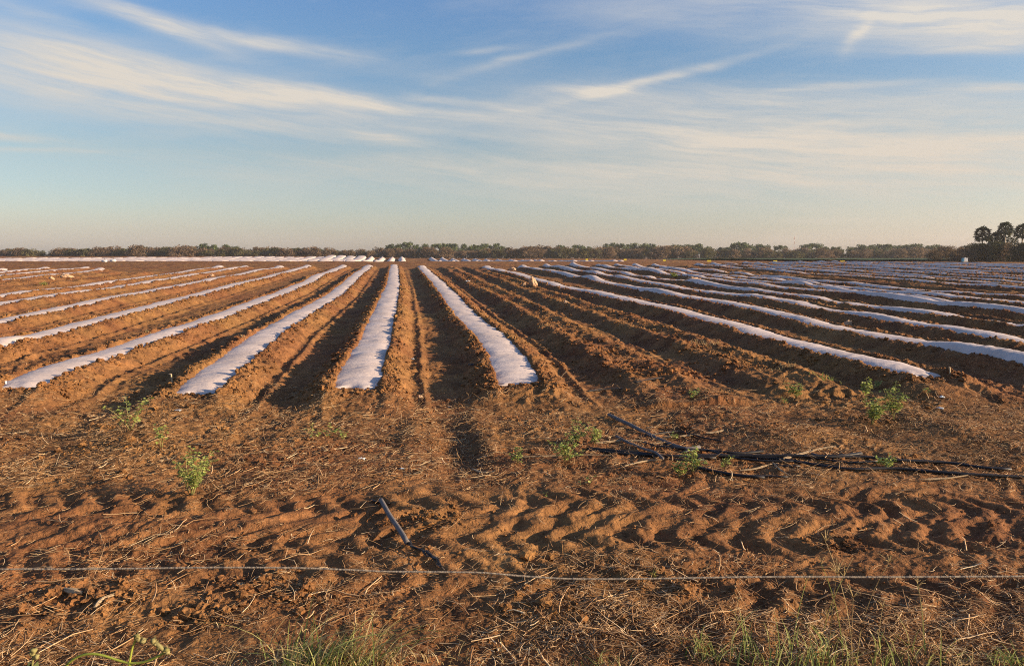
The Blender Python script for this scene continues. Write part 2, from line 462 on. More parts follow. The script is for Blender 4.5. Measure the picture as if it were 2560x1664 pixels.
# ------------------------------------------------------------------ row covers
def cover(r):
    v0, v1 = r['v0'], r['v1']
    near = abs(r['u']) < 26
    vs = [v0]
    while vs[-1] < v1: vs.append(vs[-1] + max(.028, .0022 * vs[-1] * (1 + vs[-1] / 14)) * (1 if near else 1.3))
    v = np.array(vs); nq = 27
    q = np.sin(np.linspace(-1, 1, nq) * math.pi / 2 * .93) * 1.28
    c = r['c'](v); s = r['seed']; o = np.full(v.shape, .5)
    V = np.repeat(v[:, None], nq, 1); Q = np.repeat(q[None, :], len(v), 0)
    w = (.345 - .095 * float(sstep(20, 30, np.array(r['u']))) - .085 * float(sstep(3, 22, np.array(r['u'])))) + .03 * perlin(v / 2.5, o, s + 4)
    wl = w + .045 * np.abs(perlin(v / .22, o, s + 5)) + .03 * perlin(v / .09, o, s + 25) * (v < 22) + .02 * perlin(v / .6, o, s + 6)
    wr = w + .045 * np.abs(perlin(v / .2, o, s + 7)) + .03 * perlin(v / .09, o, s + 27) * (v < 22) + .02 * perlin(v / .6, o, s + 8)
    dv_ = v - v0
    endw = 1 + .30 * np.exp(-(dv_ / .14) ** 2) - .22 * np.exp(-((dv_ - .42) / .16) ** 2)
    T = np.where(Q < 0, Q * wl[:, None], Q * wr[:, None]) * endw[:, None]
    hump = r['hump']
    A = .040 + .014 * perlin(v / 3.1, o, s + 10) + .008 * np.abs(np.sin(v * math.pi / 1.15 + s))
    if hump:
        A = A + hump * (.10 + 1.0 * np.clip(perlin(v / 3.3, o, s + 11) + .12, 0, 1) ** 1.0)
    A = A * (.35 + .65 * sstep(v0, v0 + 1.0, v))
    # far end pile
    A = A + .10 * np.exp(-((v - (v1 - .6)) / .5) ** 2)
    if r['u'] == -6.75: A = A + .09 * np.exp(-((v - 14.4) / .5) ** 2)
    prof = 1 - np.abs(Q) ** 2.4
    tight = perlin(V / .10, Q * .8 + perlin(V / .5, Q, s + 12), s + 13) * .0105 * (cellk := np.clip(1.6 - V / 30, .2, 1)) + \
        perlin(V / .28, Q * .9, s + 14) * .006 + perlin(V / .75, Q * 1.3, s + 15) * .007 - np.abs(perlin(V / .13 + .3 * Q, Q * .5, s + 18)) * .010 * (.4 + np.abs(Q)) * cellk
    hem = perlin(V / .045, Q * .5, s + 16) * .004 * np.abs(Q) * cellk
    U = c[:, None] + T
    V = V + np.exp(-dv_ / .4)[:, None] * .16 * perlin(Q * 1.7, Q * 0, s + 20)
    Xw, Yw = xy_of(U, V)
    Zw = macro(Xw, Yw) + und(r, v)[:, None] + .170 + A[:, None] * prof + tight + hem
    if hump and r['u'] > 9.5: Zw = Zw - (.16 * np.clip(perlin(v / 2.1, o, s + 19) - .32, 0, 1))[:, None]
    ed = (1 - sstep(v0, v0 + .35, v)) + sstep(v1 - .4, v1, v)
    Zw = Zw - (.13 * ed[:, None]) * (1 + .4 * perlin(T * 9, V * 3, s + 17))
    Zw = np.where(np.abs(Q) > 1, Zw - (np.abs(Q) - 1) * .25, Zw)
    tm = T.ravel() * 0 + .5
    m = len(v) // 2
    org = (float(Xw[0, nq // 2]), float(Yw[0, nq // 2]), float(Zw[0, nq // 2]))
    ob = grid_mesh('row_cover', Xw - org[0], Yw - org[1], Zw - org[2], CLOTH)
    ob.location = org
    return ob
k = 0
for r in ROWS:
    if not r['cov']: continue
    ob = cover(r)
    tag(ob, r['name'], 'row cover', 'white cloth covers over the planted rows')

# far block of peaked covers behind the crest
def far_cover(u, v0, v1, hgt, seed):
    v = np.arange(v0, v1, .35); nq = 11
    q = np.linspace(-1, 1, nq)
    o = np.full(v.shape, .5)
    V = np.repeat(v[:, None], nq, 1); Q = np.repeat(q[None, :], len(v), 0)
    A = hgt * (.90 + .06 * perlin(v / 3, o, seed)) + hgt * (.22 + .12 * math.sin(seed * 1.7)) * np.exp(-((v - (v1 - 1.0)) / .8) ** 2) + hgt * .3 * np.exp(-((v - v0 - .8) / .7) ** 2)
    A = A * np.sqrt(sstep(v0 - .1, v0 + 1.6, v)) * (.5 + .5 * (1 - sstep(v1 - .8, v1, v)))
    cen = u + .15 * perlin(v / 8, o, seed + 1)
    pw = 5.0 if u < -6 else 1.8
    ww = (.99 if u < -6 else .72) - (.04 if u < -6 else .22) * np.exp(-((v - (v1 - 1.0)) / .8) ** 2)
    X, Y = xy_of(cen[:, None] + Q * ww[:, None], V)
    Z = macro(X, Y) - .05 + (A[:, None] + .02) * (np.where(np.abs(Q) < .95, .68 + .32 * (1 - Q ** 2), 0) if u < -6 else 1 - np.abs(Q) ** pw) + .03 * perlin(V / .6, Q, seed + 2)
    org = (float(X[0, 5]), float(Y[0, 5]), float(Z[0, 5]))
    ob = grid_mesh('row_cover', X - org[0], Y - org[1], Z - org[2], CLOTH); ob.location = org
    return ob
for i in range(-48, 16):
    u = i * 1.91 + .6 + 19.0 - 17.5
    if i > 0 and RNG.random() < .0: continue
    if 1.5 < u < 5.0: continue
    left = u < 14
    v1 = (152 if u < 6 else 152 - (u - 6) * 1.1) + RNG.normal() * .9
    v0 = (118 if left else 104) + RNG.normal() * 1.5
    h = (.44 if u < 4 else .36) + .04 * RNG.normal()
    if u < -14: h = .20 + .03 * RNG.normal()
    ob = far_cover(u, v0, v1, max(.2, h), 900 + i * 7)
    side = 'white peaked cover strip in the dense pale block on the left horizon' if u < 3 else 'white peaked cover strip in the low block on the right before the scrub'
    tag(ob, side, 'row cover', 'peaked covers left horizon' if u < 3 else 'peaked covers right horizon')

# ------------------------------------------------------------------ clods and straw (uncountable litter)
def ico(sub=0):
    t = (1 + 5 ** .5) / 2
    v = [(-1, t, 0), (1, t, 0), (-1, -t, 0), (1, -t, 0), (0, -1, t), (0, 1, t), (0, -1, -t), (0, 1, -t), (t, 0, -1), (t, 0, 1), (-t, 0, -1), (-t, 0, 1)]
    f = [(0, 11, 5), (0, 5, 1), (0, 1, 7), (0, 7, 10), (0, 10, 11), (1, 5, 9), (5, 11, 4), (11, 10, 2), (10, 7, 6), (7, 1, 8), (3, 9, 4), (3, 4, 2), (3, 2, 6), (3, 6, 8), (3, 8, 9), (4, 9, 5), (2, 4, 11), (6, 2, 10), (8, 6, 7), (9, 8, 1)]
    v = [np.array(q) / np.linalg.norm(q) for q in v]
    for _ in range(sub):
        cache = {}; nf = []
        def mid(a, b):
            k = (min(a, b), max(a, b))
            if k not in cache:
                p = v[a] + v[b]; v.append(p / np.linalg.norm(p)); cache[k] = len(v) - 1
            return cache[k]
        for a, b, c in f:
            ab, bc, ca = mid(a, b), mid(b, c), mid(c, a)
            nf += [(a, ab, ca), (b, bc, ab), (c, ca, bc), (ab, bc, ca)]
        f = nf
    return np.array(v), np.array(f)

def scatter_clods(name, x, y, r, sub, mat, label=None, sink=.25):
    bv, bf = ico(sub)
    n = len(x); nv = len(bv)
    lump = 1 + .28 * RNG.normal(size=(n, nv)).clip(-1.3, 1.3)
    V = bv[None] * lump[..., None]
    sc = np.stack([r * RNG.uniform(.8, 1.4, n), r * RNG.uniform(.8, 1.4, n), r * RNG.uniform(.55, .95, n)], -1)
    V = V * sc[:, None, :]
    a = RNG.uniform(0, 6.28, n); ca, sa = np.cos(a)[:, None], np.sin(a)[:, None]
    X = V[..., 0] * ca - V[..., 1] * sa; Y = V[..., 0] * sa + V[..., 1] * ca
    z = Hn(x, y) + r * (1 - sink * 2) * .5
    P = np.stack([X + x[:, None], Y + y[:, None], V[..., 2] + z[:, None]], -1).reshape(-1, 3)
    Fc = (bf[None] + (np.arange(n) * nv)[:, None, None]).reshape(-1, 3)
    return np_mesh(name, P, Fc, np.full(len(Fc), 3), mat, None, False)

def rand_view(n, d0, d1, smax=.92, power=1.0):
    """random ground points, thinning out with distance"""
    D = np.exp(RNG.uniform(math.log(d0), math.log(d1), n) ) if power == 1 else d0 + (d1 - d0) * RNG.random(n) ** power
    return RNG.uniform(-smax, smax, n) * D, D

xs, ys_, rs = [], [], []
# broken clods over the headland in patches
x, y = rand_view(46000, 2.6, 12)
keep = (perlin(x / .7, y / .7, 61) > .05 + .25 * RNG.random(len(x))) & ((y > 5.7) | (RNG.random(len(x)) < .35))
x, y = x[keep], y[keep]; xs.append(x); ys_.append(y); rs.append((np.exp(RNG.normal(math.log(.0085), .5, len(x))) * (.62 + .38 * sstep(4.5, 7, y))).clip(.003, .035))
# clods along both shoulders of the beds
for r in ROWS:
    if r['v0'] > 60: continue
    n = 2600 if abs(r['u'] - 1) < 9 else 1200
    v = r['v0'] + (min(r['v1'], 45) - r['v0']) * RNG.random(n) ** 1.9
    sd = np.where(RNG.random(n) < .5, -1, 1)
    t = sd * (.29 + np.abs(RNG.normal(size=n)) * .16)
    if not r['cov']: t = RNG.normal(size=n) * .4
    u = r['c'](v) + t
    X, Y = xy_of(u, v); xs.append(X); ys_.append(Y)
    rs.append((np.exp(RNG.normal(math.log(.0105), .5, n)) * (1 + v / 45) * (.72 if r['u'] > 5.5 else 1)).clip(.005, .045))
# ends of covers
for r in ROWS:
    if r['cov'] and r['v0'] < 14:
        n = 120; v = r['v0'] + .06 + RNG.normal(size=n) * .08; u = r['c'](v) + RNG.uniform(-.42, .42, n)
        X, Y = xy_of(u, v); xs.append(X); ys_.append(Y); rs.append(np.exp(RNG.normal(math.log(.015), .4, n)).clip(.006, .04))
x = np.concatenate(xs); y = np.concatenate(ys_); rr = np.concatenate(rs)
big = (rr > .016) & (y < 14)
tag(scatter_clods('soil_clods', x[~big], y[~big], rr[~big], 0, CLOD), 'loose reddish brown crumbs of soil over the whole field', 'soil crumbs', kind='stuff')
tag(scatter_clods('soil_clods', x[big], y[big], rr[big], 1, CLOD), 'larger loose soil clods along the bed shoulders and headland', 'soil clods', kind='stuff')
# heaps of clods in front
xs, ys_, rs = [], [], []
for (px, py, n, sp) in ((215, 1500, 330, .13), (640, 1460, 150, .12), (500, 1540, 150, .08), (720, 1490, 110, .1), (1430, 1530, 140, .12), (2100, 1370, 120, .1), (1060, 1290, 160, .14), (1750, 1465, 120, .14), (170, 1130, 90, .2), (260, 1070, 70, .16)):
    gx, gy = ground_at(px, py)
    xs.append(gx + RNG.normal(size=n) * sp * 1.3); ys_.append(gy + RNG.normal(size=n) * sp * .8); rs.append(np.exp(RNG.normal(math.log(.0075), .55, n)).clip(.003, .028))
x = np.concatenate(xs); y = np.concatenate(ys_); rr = np.concatenate(rs)
tag(scatter_clods('soil_clods', x, y, rr, 1, CLOD, sink=.1), 'heaps of crumbled soil clods in the foreground', 'soil clods', kind='stuff')

def scatter_straw(name, x, y, ln, wd, mat, lift, tilt=.25, segs=4, curve=.35, dirbias=None):
    n = len(x)
    a = RNG.uniform(0, math.pi * 2, n)
    if dirbias is not None: a = dirbias + RNG.normal(size=n) * .7
    el = np.abs(RNG.normal(size=n) * tilt)
    cv = RNG.normal(size=n) * curve
    s = np.linspace(0, 1, segs)
    ang = a[:, None] + cv[:, None] * (s[None] - .5) * 2
    dx = np.cos(ang) * np.cos(el)[:, None]; dy = np.sin(ang) * np.cos(el)[:, None]; dz = np.sin(el)[:, None] * (1 - 1.0 * s[None] * RNG.random((n, 1)))
    st = ln[:, None] / (segs - 1)
    cx = x[:, None] + np.cumsum(dx * st, 1) - dx[:, :1] * st; cy = y[:, None] + np.cumsum(dy * st, 1) - dy[:, :1] * st
    g = Hn(cx.ravel(), cy.ravel()).reshape(cx.shape)
    base = np.minimum.reduce([g[:, 0], g[:, -1]]) * .5 + g.max(1) * .5 if False else g.mean(1)
    rest = np.maximum(g, g.mean(1)[:, None])
    cz = np.where(el[:, None] < .35, rest + .003, g[:, :1]) + np.cumsum(np.maximum(dz, 0) * st, 1) * np.where(el[:, None] < .35, .3, 1.0) + lift * RNG.random((n, 1)) - .002
    # triangular section
    nx = -np.sin(ang); ny = np.cos(ang)
    P = []
    for k in range(3):
        w = 2 * math.pi * k / 3 + .5
        c_, s_ = math.cos(w), math.sin(w)
        tp = wd[:, None] * (1 - .4 * s[None])
        P.append(np.stack([cx + nx * c_ * tp, cy + ny * c_ * tp, cz + s_ * tp], -1))
    P = np.stack(P, 2)                    # n, segs, 3, 3
    V = P.reshape(-1, 3)
    b = (np.arange(n) * segs * 3)[:, None, None]
    k = (np.arange(segs - 1) * 3)[None, :, None]
    j = np.arange(3)[None, None, :]; j2 = (j + 1) % 3
    Q = np.stack([b + k + j, b + k + j2, b + k + 3 + j2, b + k + 3 + j], -1).reshape(-1, 4)
    tint = np.repeat(RNG.beta(2.2, 2.0, n), segs * 3)
    return np_mesh(name, V, Q, np.full(len(Q), 4), mat, None, True, tint)

def straw_density(x, y):
    d = .10 + 1.1 * np.clip(perlin(x / 1.2, y / .8, 81) + .10, 0, 1) + .6 * np.clip(perlin(x / .3, y / .25, 82), 0, 1)
    d += .5 * np.exp(-((y - 7.6) / 1.3) ** 2) + .35 * np.exp(-((y - 5.9) / .5) ** 2)
    d *= 1 - .80 * np.exp(-((y - 4.85) / .7) ** 2)
    d += 1.0 * np.exp(-((x - .55) / .45) ** 2 - ((y - 3.55) / .22) ** 2) + .35 * np.exp(-((x - 1.5) / .8) ** 2 - ((y - 3.4) / .3) ** 2)
    d += 1.2 * np.exp(-((x - 4.6) / .9) ** 2 - ((y - 8.0) / .5) ** 2)
    u, v = uv_of(x, y)
    d *= 1 - .7 * sstep(8.6, 10, y)
    return d
def straw_pts(n, d0, d1, thr=1.5, power=1):
    x, y = rand_view(n, d0, d1, .92, power)
    k = RNG.random(n) * thr < straw_density(x, y)
    return x[k], y[k]
x, y = straw_pts(150000, 2.7, 10.0, 1.35)
x2, y2 = straw_pts(30000, 8.5, 32, .55)
for r in ROWS[12:19]:
    pass
x = np.concatenate([x, x2]); y = np.concatenate([y, y2]); n = len(x)
# keep straw off the cloth
u, v = uv_of(x, y); ok = np.ones(n, bool)
for r in ROWS:
    if r['cov']: ok &= ~((np.abs(u - r['c'](v)) < .34) & (v > r['v0']))
x, y = x[ok], y[ok]; n = len(x)
ln = np.exp(RNG.normal(math.log(.050), .55, n)).clip(.012, .26); wd = np.exp(RNG.normal(math.log(.0013), .35, n)).clip(.0007, .004) * (1 + y / 20)
tag(scatter_straw('straw_litter', x, y, ln, wd, STRAW, .012, .28), 'dry straw and chaff strewn over the brown soil', 'straw', kind='stuff')
x, y = straw_pts(4300, 2.8, 10.0, 1.6); n = len(x)
ln = RNG.uniform(.07, .26, n); wd = RNG.uniform(.0025, .0055, n)
tag(scatter_straw('stalk_litter', x, y, ln, wd, STRAW, .015, .12, 4, .2), 'thicker broken dry stalks lying among the straw', 'stalks', kind='stuff')
# upright bits of stubble
x, y = straw_pts(2600, 2.8, 11, 1.6); n = len(x)
tag(scatter_straw('stubble', x, y, RNG.uniform(.03, .11, n), RNG.uniform(.0011, .0024, n), STRAW, 0, .9, 3, .2), 'short upright bits of dry stubble sticking out of the soil', 'stubble', kind='stuff')

# ------------------------------------------------------------------ pipes
def path_px(pts, off=.012, dense=.06, nz=1.0):
    P = []
    for (px, py) in pts:
        gx, gy = ground_at(px, py, off); P.append((gx, gy))
    P = np.array(P)
    # catmull-rom
    Q = np.vstack([2 * P[0] - P[1], P, 2 * P[-1] - P[-2]]); out = []
    for i in range(len(P) - 1):
        p0, p1, p2, p3 = Q[i:i + 4]; L_ = np.linalg.norm(p2 - p1); m = max(3, int(L_ / dense))
        for t in np.linspace(0, 1, m, endpoint=False):
            out.append(.5 * ((2 * p1) + (-p0 + p2) * t + (2 * p0 - 5 * p1 + 4 * p2 - p3) * t * t + (-p0 + 3 * p1 - 3 * p2 + p3) * t ** 3))
    out.append(P[-1]); out = np.array(out)
    g = height(out[:, 0], out[:, 1], .05, fine=False)
    w = max(3, int(.45 / dense)); pad = np.pad(g, w, mode='edge')
    gm = np.array([pad[i:i + 2 * w + 1].max() * .5 + pad[i:i + 2 * w + 1].mean() * .5 for i in range(len(g))])
    k = np.ones(9) / 9; gm = np.convolve(np.pad(gm, 4, mode='edge'), k, 'valid')
    return np.column_stack([out, gm + off])
def hose(pts, rad, mat, name, label, group=None, off=None, flat=.75, sides=8, cat='hose'):
    P = path_px(pts, (rad * flat * 1.3) if off is None else off + .006)
    mb = MB(); n = len(P)
    rad *= 1.35
    R = rad * (1 + .10 * np.array([float(perlin(i * .35, rad * 999, 8)) for i in range(n)]))
    mb.tube(P, R, sides, .5, flat)
    c = P[0]
    o = mb.build(name, mat, None, True, c); tag(o, label, cat, group)
    return o
G = 'pieces of old irrigation hose lying on the headland'
hose([(1522, 1036), (1574, 1065), (1608, 1079), (1642, 1092), (1683, 1110), (1717, 1122), (1748, 1126)], .0145, GREYHOSE, 'irrigation_hose', 'thick grey hose slanting down to the right over the black hoses', G, .03, 1.0)
hose([(1541, 1090), (1571, 1106), (1608, 1121), (1638, 1136), (1657, 1147)], .009, GREYHOSE, 'irrigation_hose', 'thin short grey hose lying below the thick grey one', G, .03, 1.0)
hose([(1468, 1118), (1540, 1126), (1600, 1132), (1675, 1141), (1780, 1142), (1937, 1146), (2016, 1162), (2121, 1170), (2239, 1175), (2403, 1184), (2620, 1197)], .013, HOSE, 'irrigation_hose', 'longest black hose running from the weeds to the right edge', G, .016)
hose([(1470, 1122), (1540, 1131), (1600, 1137), (1690, 1143), (1790, 1146)], .011, HOSE, 'irrigation_hose', 'black hose hugging the left part of the longest one', G, .014)
hose([(1608, 1102), (1650, 1114), (1709, 1126), (1780, 1134), (1845, 1134), (1908, 1127)], .011, HOSE, 'irrigation_hose', 'black hose passing under the grey one with upturned right end', G, .016)
hose([(1720, 1137), (1830, 1139), (1937, 1141), (2075, 1138), (2153, 1134)], .014, HOSE, 'irrigation_hose', 'stout black hose whose cut right end points slightly up', G, .022)
hose([(2029, 1135), (2062, 1139), (2160, 1142), (2239, 1149), (2370, 1158), (2452, 1169), (2527, 1175)], .015, HOSE, 'irrigation_hose', 'broad black hose behind the longest one near the right edge', G, .016, .6)
hose([(1734, 1166), (1780, 1177), (1840, 1190), (1911, 1198)], .012, HOSE, 'irrigation_hose', 'short black hose below the pile, nearest of all to the camera', G, .016)
hose([(1862, 1189), (1905, 1190), (1970, 1191)], .008, HOSE, 'irrigation_hose', 'shortest black hose touching the low right of the pile', G, .014)
hose([(1591, 1091), (1642, 1089), (1700, 1089), (1760, 1096), (1810, 1100)], .006, HOSE, 'irrigation_hose', 'very thin black hose across the back of the pile', G, .018)
hose([(1930, 1160), (1955, 1163), (2000, 1166)], .009, HOSE, 'irrigation_hose', 'black stub of hose lying under the fork of the pile', G, .012)
hose([(1466, 976), (1500, 979), (1530, 975), (1556, 969)], .012, HOSE, 'irrigation_hose', 'black hose scrap alone on the bare ridge, left of a pair', G, .012, .5)
hose([(1587, 958), (1620, 950), (1655, 941)], .011, HOSE, 'irrigation_hose', 'black hose scrap alone on the bare ridge, right of a pair', G, .012, .5)
hose([(1700, 1128), (1760, 1132), (1830, 1141), (1905, 1150), (1990, 1152)], .009, HOSE, 'irrigation_hose', 'black hose crossing the others at a slant in mid pile', G, .024)
hose([(1560, 1128), (1620, 1138), (1690, 1147), (1760, 1150)], .008, HOSE, 'irrigation_hose', 'slim black hose along the lower left of the pile', G, .014)
hose([(1990, 1142), (2060, 1146), (2120, 1153), (2200, 1156)], .008, HOSE, 'irrigation_hose', 'slim black hose between the two long ones on the right', G, .014)
# the torn pipe in front
P = path_px([(952, 1254), (962, 1270), (976, 1293), (1001, 1334), (1018, 1353)], .032)
pipe = empty('torn_pipe', P[0], 'grey pipe with a torn crumpled black end, alone in front of the rope', 'pipe')
mb = MB(); mb.tube(P - P[0], .0165, 12, .55, .9); mb.build('pipe_tube', GREYHOSE, pipe)
P2 = path_px([(1016, 1351), (1034, 1366), (1051, 1376), (1064, 1384), (1078, 1396), (1092, 1411), (1108, 1427)], .026, .02)
mb = MB(); n = len(P2)
for sgn, tt in ((1, .1), (-1, .9), (.1, .3)):
    off = np.array([[sgn * .010 * math.sin(i * .8 + sgn), sgn * .008 * math.cos(i * .6), .004 * sgn + .006 * math.sin(i * 1.1 + sgn * 2)] for i in range(n)])
    mb.tube(P2 - P[0] + off, .0095 * (1 - .5 * np.linspace(0, 1, n) ** 3) * (1 + .25 * np.sin(np.arange(n) * 1.7 + sgn)), 6, tt, .35)
mb.build('torn_end', HOSE, pipe)
P3 = path_px([(929, 1248), (940, 1253), (957, 1257)], .014, .02)
mb = MB(); mb.tube(P3 - P[0], [.008] + [.011] * (len(P3) - 1), 7, .2, .5); mb.build('pipe_stub', HOSE, pipe)
hose([(928, 1252), (960, 1259), (975, 1256)], .006, HOSE, 'hose_scrap', 'small black scrap lying at the upper end of the grey pipe', None, .008)

# dry boards and sticks among the hoses
def stick(pts, rad, label, flat=.5, mat=WOOD, name='dry_stick', cat='stick', group='dry sticks lying among the hoses', off=.02):
    P = path_px(pts, off, .05); mb = MB(); n = len(P)
    R = rad * np.interp(np.linspace(0, 1, n), [0, .1, .6, 1], [.5, 1, .9, .4]); R = R * (1 + .15 * RNG.normal(size=n))
    mb.tube(P, R, 6, .6, flat)
    for q in range(2):
        mb.tube(P + np.array([0, .4 * rad * (q * 2 - 1), .5 * rad]), R * .35, 4, .9 * q, .6)
    tag(mb.build(name, mat, None, False, P[0]), label, cat, group)
stick([(1490, 1108), (1530, 1104), (1557, 1100), (1607, 1101)], .016, 'split tan dry stalk resting behind the left end of the black hoses')
stick([(1630, 1106), (1668, 1108)], .010, 'short tan splinter just right of the split stalk')
stick([(1657, 1093), (1689, 1092)], .016, 'pale flat board piece left of the pair behind the thick grey hose')
stick([(1699, 1094), (1727, 1089), (1751, 1085)], .013, 'pale board piece right of the pair behind the thick grey hose')
stick([(1766, 1086), (1790, 1080), (1810, 1074)], .014, 'pale board piece farthest right behind the hoses')
stick([(1299, 1144), (1370, 1141), (1450, 1139), (1528, 1136)], .008, 'long thin brown stick left of the hoses under the weeds')
stick([(1958, 1151), (1990, 1140), (2040, 1124), (2090, 1114)], .014, 'long pale split stalk slanting up across the black hoses')
stick([(1561, 1169), (1591, 1156), (1625, 1151), (1658, 1147)], .007, 'pale forked stalk in front of the thin grey hose', 1)
stick([(1850, 1176), (1885, 1176), (1930, 1160)], .009, 'pale stalk between the pile and the short lower hose')
stick([(1930, 1158), (1950, 1172), (1972, 1190)], .010, 'grey cracked stick pointing down from the pile')
stick([(1180, 1178), (1205, 1182), (1235, 1176)], .009, 'curved tan root piece left of a tiny weed, mid foreground', 1)
stick([(2300, 1198), (2360, 1197), (2420, 1187)], .007, 'thin bent tan stalk below the longest black hose', 1)
stick([(160, 1475), (205, 1481)], .016, 'stubby brown stick lying on the clod heap at lower left', 1)
stick([(237, 1520), (255, 1497), (285, 1484)], .012, 'split pinkish root right of the lower left clod heap', .7)

# ------------------------------------------------------------------ rope along the foreground
rp = [(-300, 1424), (0, 1422), (150, 1422), (302, 1421), (504, 1418), (650, 1418), (756, 1419), (857, 1423), (958, 1428), (1080, 1429), (1200, 1430), (1300, 1439), (1406, 1446), (1500, 1447), (1617, 1446), (1829, 1442), (2000, 1441), (2200, 1442), (2560, 1440), (2900, 1438)]
P = np.array([at_depth(px, py, 1.75) for px, py in rp])
tt = np.linspace(0, len(P) - 1, 240)
P = np.column_stack([np.interp(tt, range(len(P)), P[:, i]) for i in range(3)])
kk = np.ones(9) / 9
P[4:-4, 2] = np.convolve(P[:, 2], kk, 'valid')
mb = MB(); mb.tube(P, .0022, 7, .5)
for ph in (0, math.pi):
    s = np.arange(len(P)) * 2.1 + ph
    mb.tube(P + np.column_stack([0 * s, .0009 * np.cos(s), .0009 * np.sin(s)]), .0016, 5, .7 if ph else .3)
tag(mb.build('rope', ROPE, None, True, P[0]), 'thin slack beige rope strung across the whole foreground', 'rope')

# ------------------------------------------------------------------ stakes and scraps
def stake(px, py, h, r, label, lean=.05, mat=STAKEM, top=None):
    x, y = ground_at(px, py); z = H1(x, y) - .03
    st = empty('stake', (x, y, z), label, 'stake')
    mb = MB(); n = 6; zz = np.linspace(0, h + .03, n)
    mb.tube([(lean * q * q / h + .004 * math.sin(q * 40), 0, q) for q in zz], [r * 1.1, r, r * .95, r * .8, r * .9, r * .75], 7, .6)
    mb.build('shaft', mat, st)
    if top:
        mb = MB(); mb.tube([(lean * h, 0, h + .01), (lean * h - .015, 0, h + .03), (lean * h - .04, 0, h + .028)], [r * .7, r * .5, r * .3], 6, .9); mb.build('hooked_tip', mat, st)
stake(430, 957, .115, .012, 'pale hooked wooden stake at the near end of a white strip', -.02, top=True)
stake(2374, 932, .075, .012, 'short pale square-cut stake at the end of the right white strip', -.02)
stake(71, 785, .10, .010, 'short dark stake standing on a white strip at far left', 0, BARK)
stake(14, 962, .05, .014, 'stubby white peg at the left edge beside a strip end', 0.02, WHITEPL)
def scrap(px, py, s, mat, label, name='plastic_scrap', cat='litter', group=None, depth=None):
    x, y = ground_at(px, py); z = H1(x, y)
    n = 7; g = np.linspace(-1, 1, n); A, B = np.meshgrid(g, g)
    sd = int(px * 7 + py)
    Z = .5 * perlin(A * 1.3, B * 1.3, sd) + .35 * perlin(A * 3, B * 3, sd + 1) + .35
    X = A * (1 + .3 * perlin(A + 5, B, sd)); Y = B * .8 * (1 + .3 * perlin(A, B + 5, sd))
    o = grid_mesh(name, X * s, Y * s, Z * s, mat); o.location = (x, y, z)
    sm = o.modifiers.new('thick', 'SOLIDIFY'); sm.thickness = .002
    tag(o, label, cat, group)
scrap(877, 953, .030, HOSE, 'small dark scrap on the near end of the strip left of the track')
scrap(1322, 948, .040, HOSE, 'black crumpled plastic lump on the near end of the strip right of the track')
scrap(2352, 995, .034, WHITEPL, 'upper of two white crumpled plastic bits right of the tall weeds')
scrap(2348, 1024, .036, WHITEPL, 'lower of two white crumpled plastic bits right of the tall weeds')
scrap(2372, 1000, .022, HOSE, 'tiny black scrap touching the white plastic bits')
scrap(1125, 1017, .018, WHITEPL, 'tiny white scrap on the wheel track floor')
scrap(1190, 1093, .020, GREYHOSE, 'tiny grey scrap right of the wheel track on the headland')
scrap(905, 1150, .028, WHITEPL, 'flat white chip on the headland left of the furrow')
scrap(1031, 898, .030, WHITEPL, 'white scrap on the ledge right of the straight strip')
scrap(1178, 915, .045, GREYHOSE, 'crumpled grey plastic on the left shoulder of the strip right of the track')
scrap(445, 1029, .030, WHITEPL, 'crumpled pale scrap beside the weed at left')
scrap(1005, 1174, .018, WHITEPL, 'thin pale sliver at the foot of the central furrow')
scrap(930, 705, .12, HOSE, 'black plastic heap in the furrow left of the straight strip far away')
scrap(1170, 703, .10, WHITEPL, 'bluish plastic fold on the strip right of the track far away')
def rock(px, py, r, label, sx=1, sz=1, mat=ROCK, name='rock', seed=1):
    x, y = ground_at(px, py); z = H1(x, y)
    bv, bf = ico(3)
    V = bv.copy()
    n = perlin(V[:, 0] * 1.3 + seed * 3, V[:, 1] * 1.3 + V[:, 2], seed)
    V = V * (1 + .35 * n + .12 * perlin(V[:, 0] * 4, V[:, 2] * 4 + V[:, 1] * 2, seed + 1))[:, None]
    V = V * np.array([r * sx, r * .8, r * sz]); V[:, 0] += (.25 * np.sin(V[:, 2] / r * 2 + seed) * r * sx); V[:, 0] *= 1 - .35 * np.clip(V[:, 2] / (r * sz), -.5, 1)
    V[:, 2] += r * sz * .45
    mbx = MB(); mbx.add(V, bf, .6); o = mbx.build(name, mat, None, False); o.location = (x, y, z)
    tag(o, label, 'rock', 'rocks in the field')
rock(1332, 712, .19, 'upright angular orange rock beside the first strip on the right', .8, 1.25, seed=3)
rock(1311, 714, .10, 'small pointed rock leaning at the left foot of the big rock', .9, 1.0, seed=5)
rock(162, 694, .24, 'wide flat pinkish rock on the bare ground at far left', 1.3, .5, seed=8)
rock(128, 698, .12, 'small pinkish rock left of the wide flat one', 1.0, .7, seed=9)
rock(1283, 675, .22, 'low pale rock on the bare ridges at mid distance', 1.3, .6, seed=11)
rock(2121, 812, .09, 'fist-sized tan rock in the furrow between right strips', 1.1, .8, seed=12)
rock(528, 690, .14, 'small pale rock between strips at left mid distance', 1.2, .6, seed=13)
rock(1413, 757, .07, 'small tan rock on the second bare ridge', 1, .8, seed=14)
rock(1050, 985 + 10, .03, 'walnut-sized tan stone near the end of the furrow', 1, .7, seed=15)
rock(1735, 700, .2, 'low yellowish rock between strips at right mid distance', 1.4, .4, seed=16)

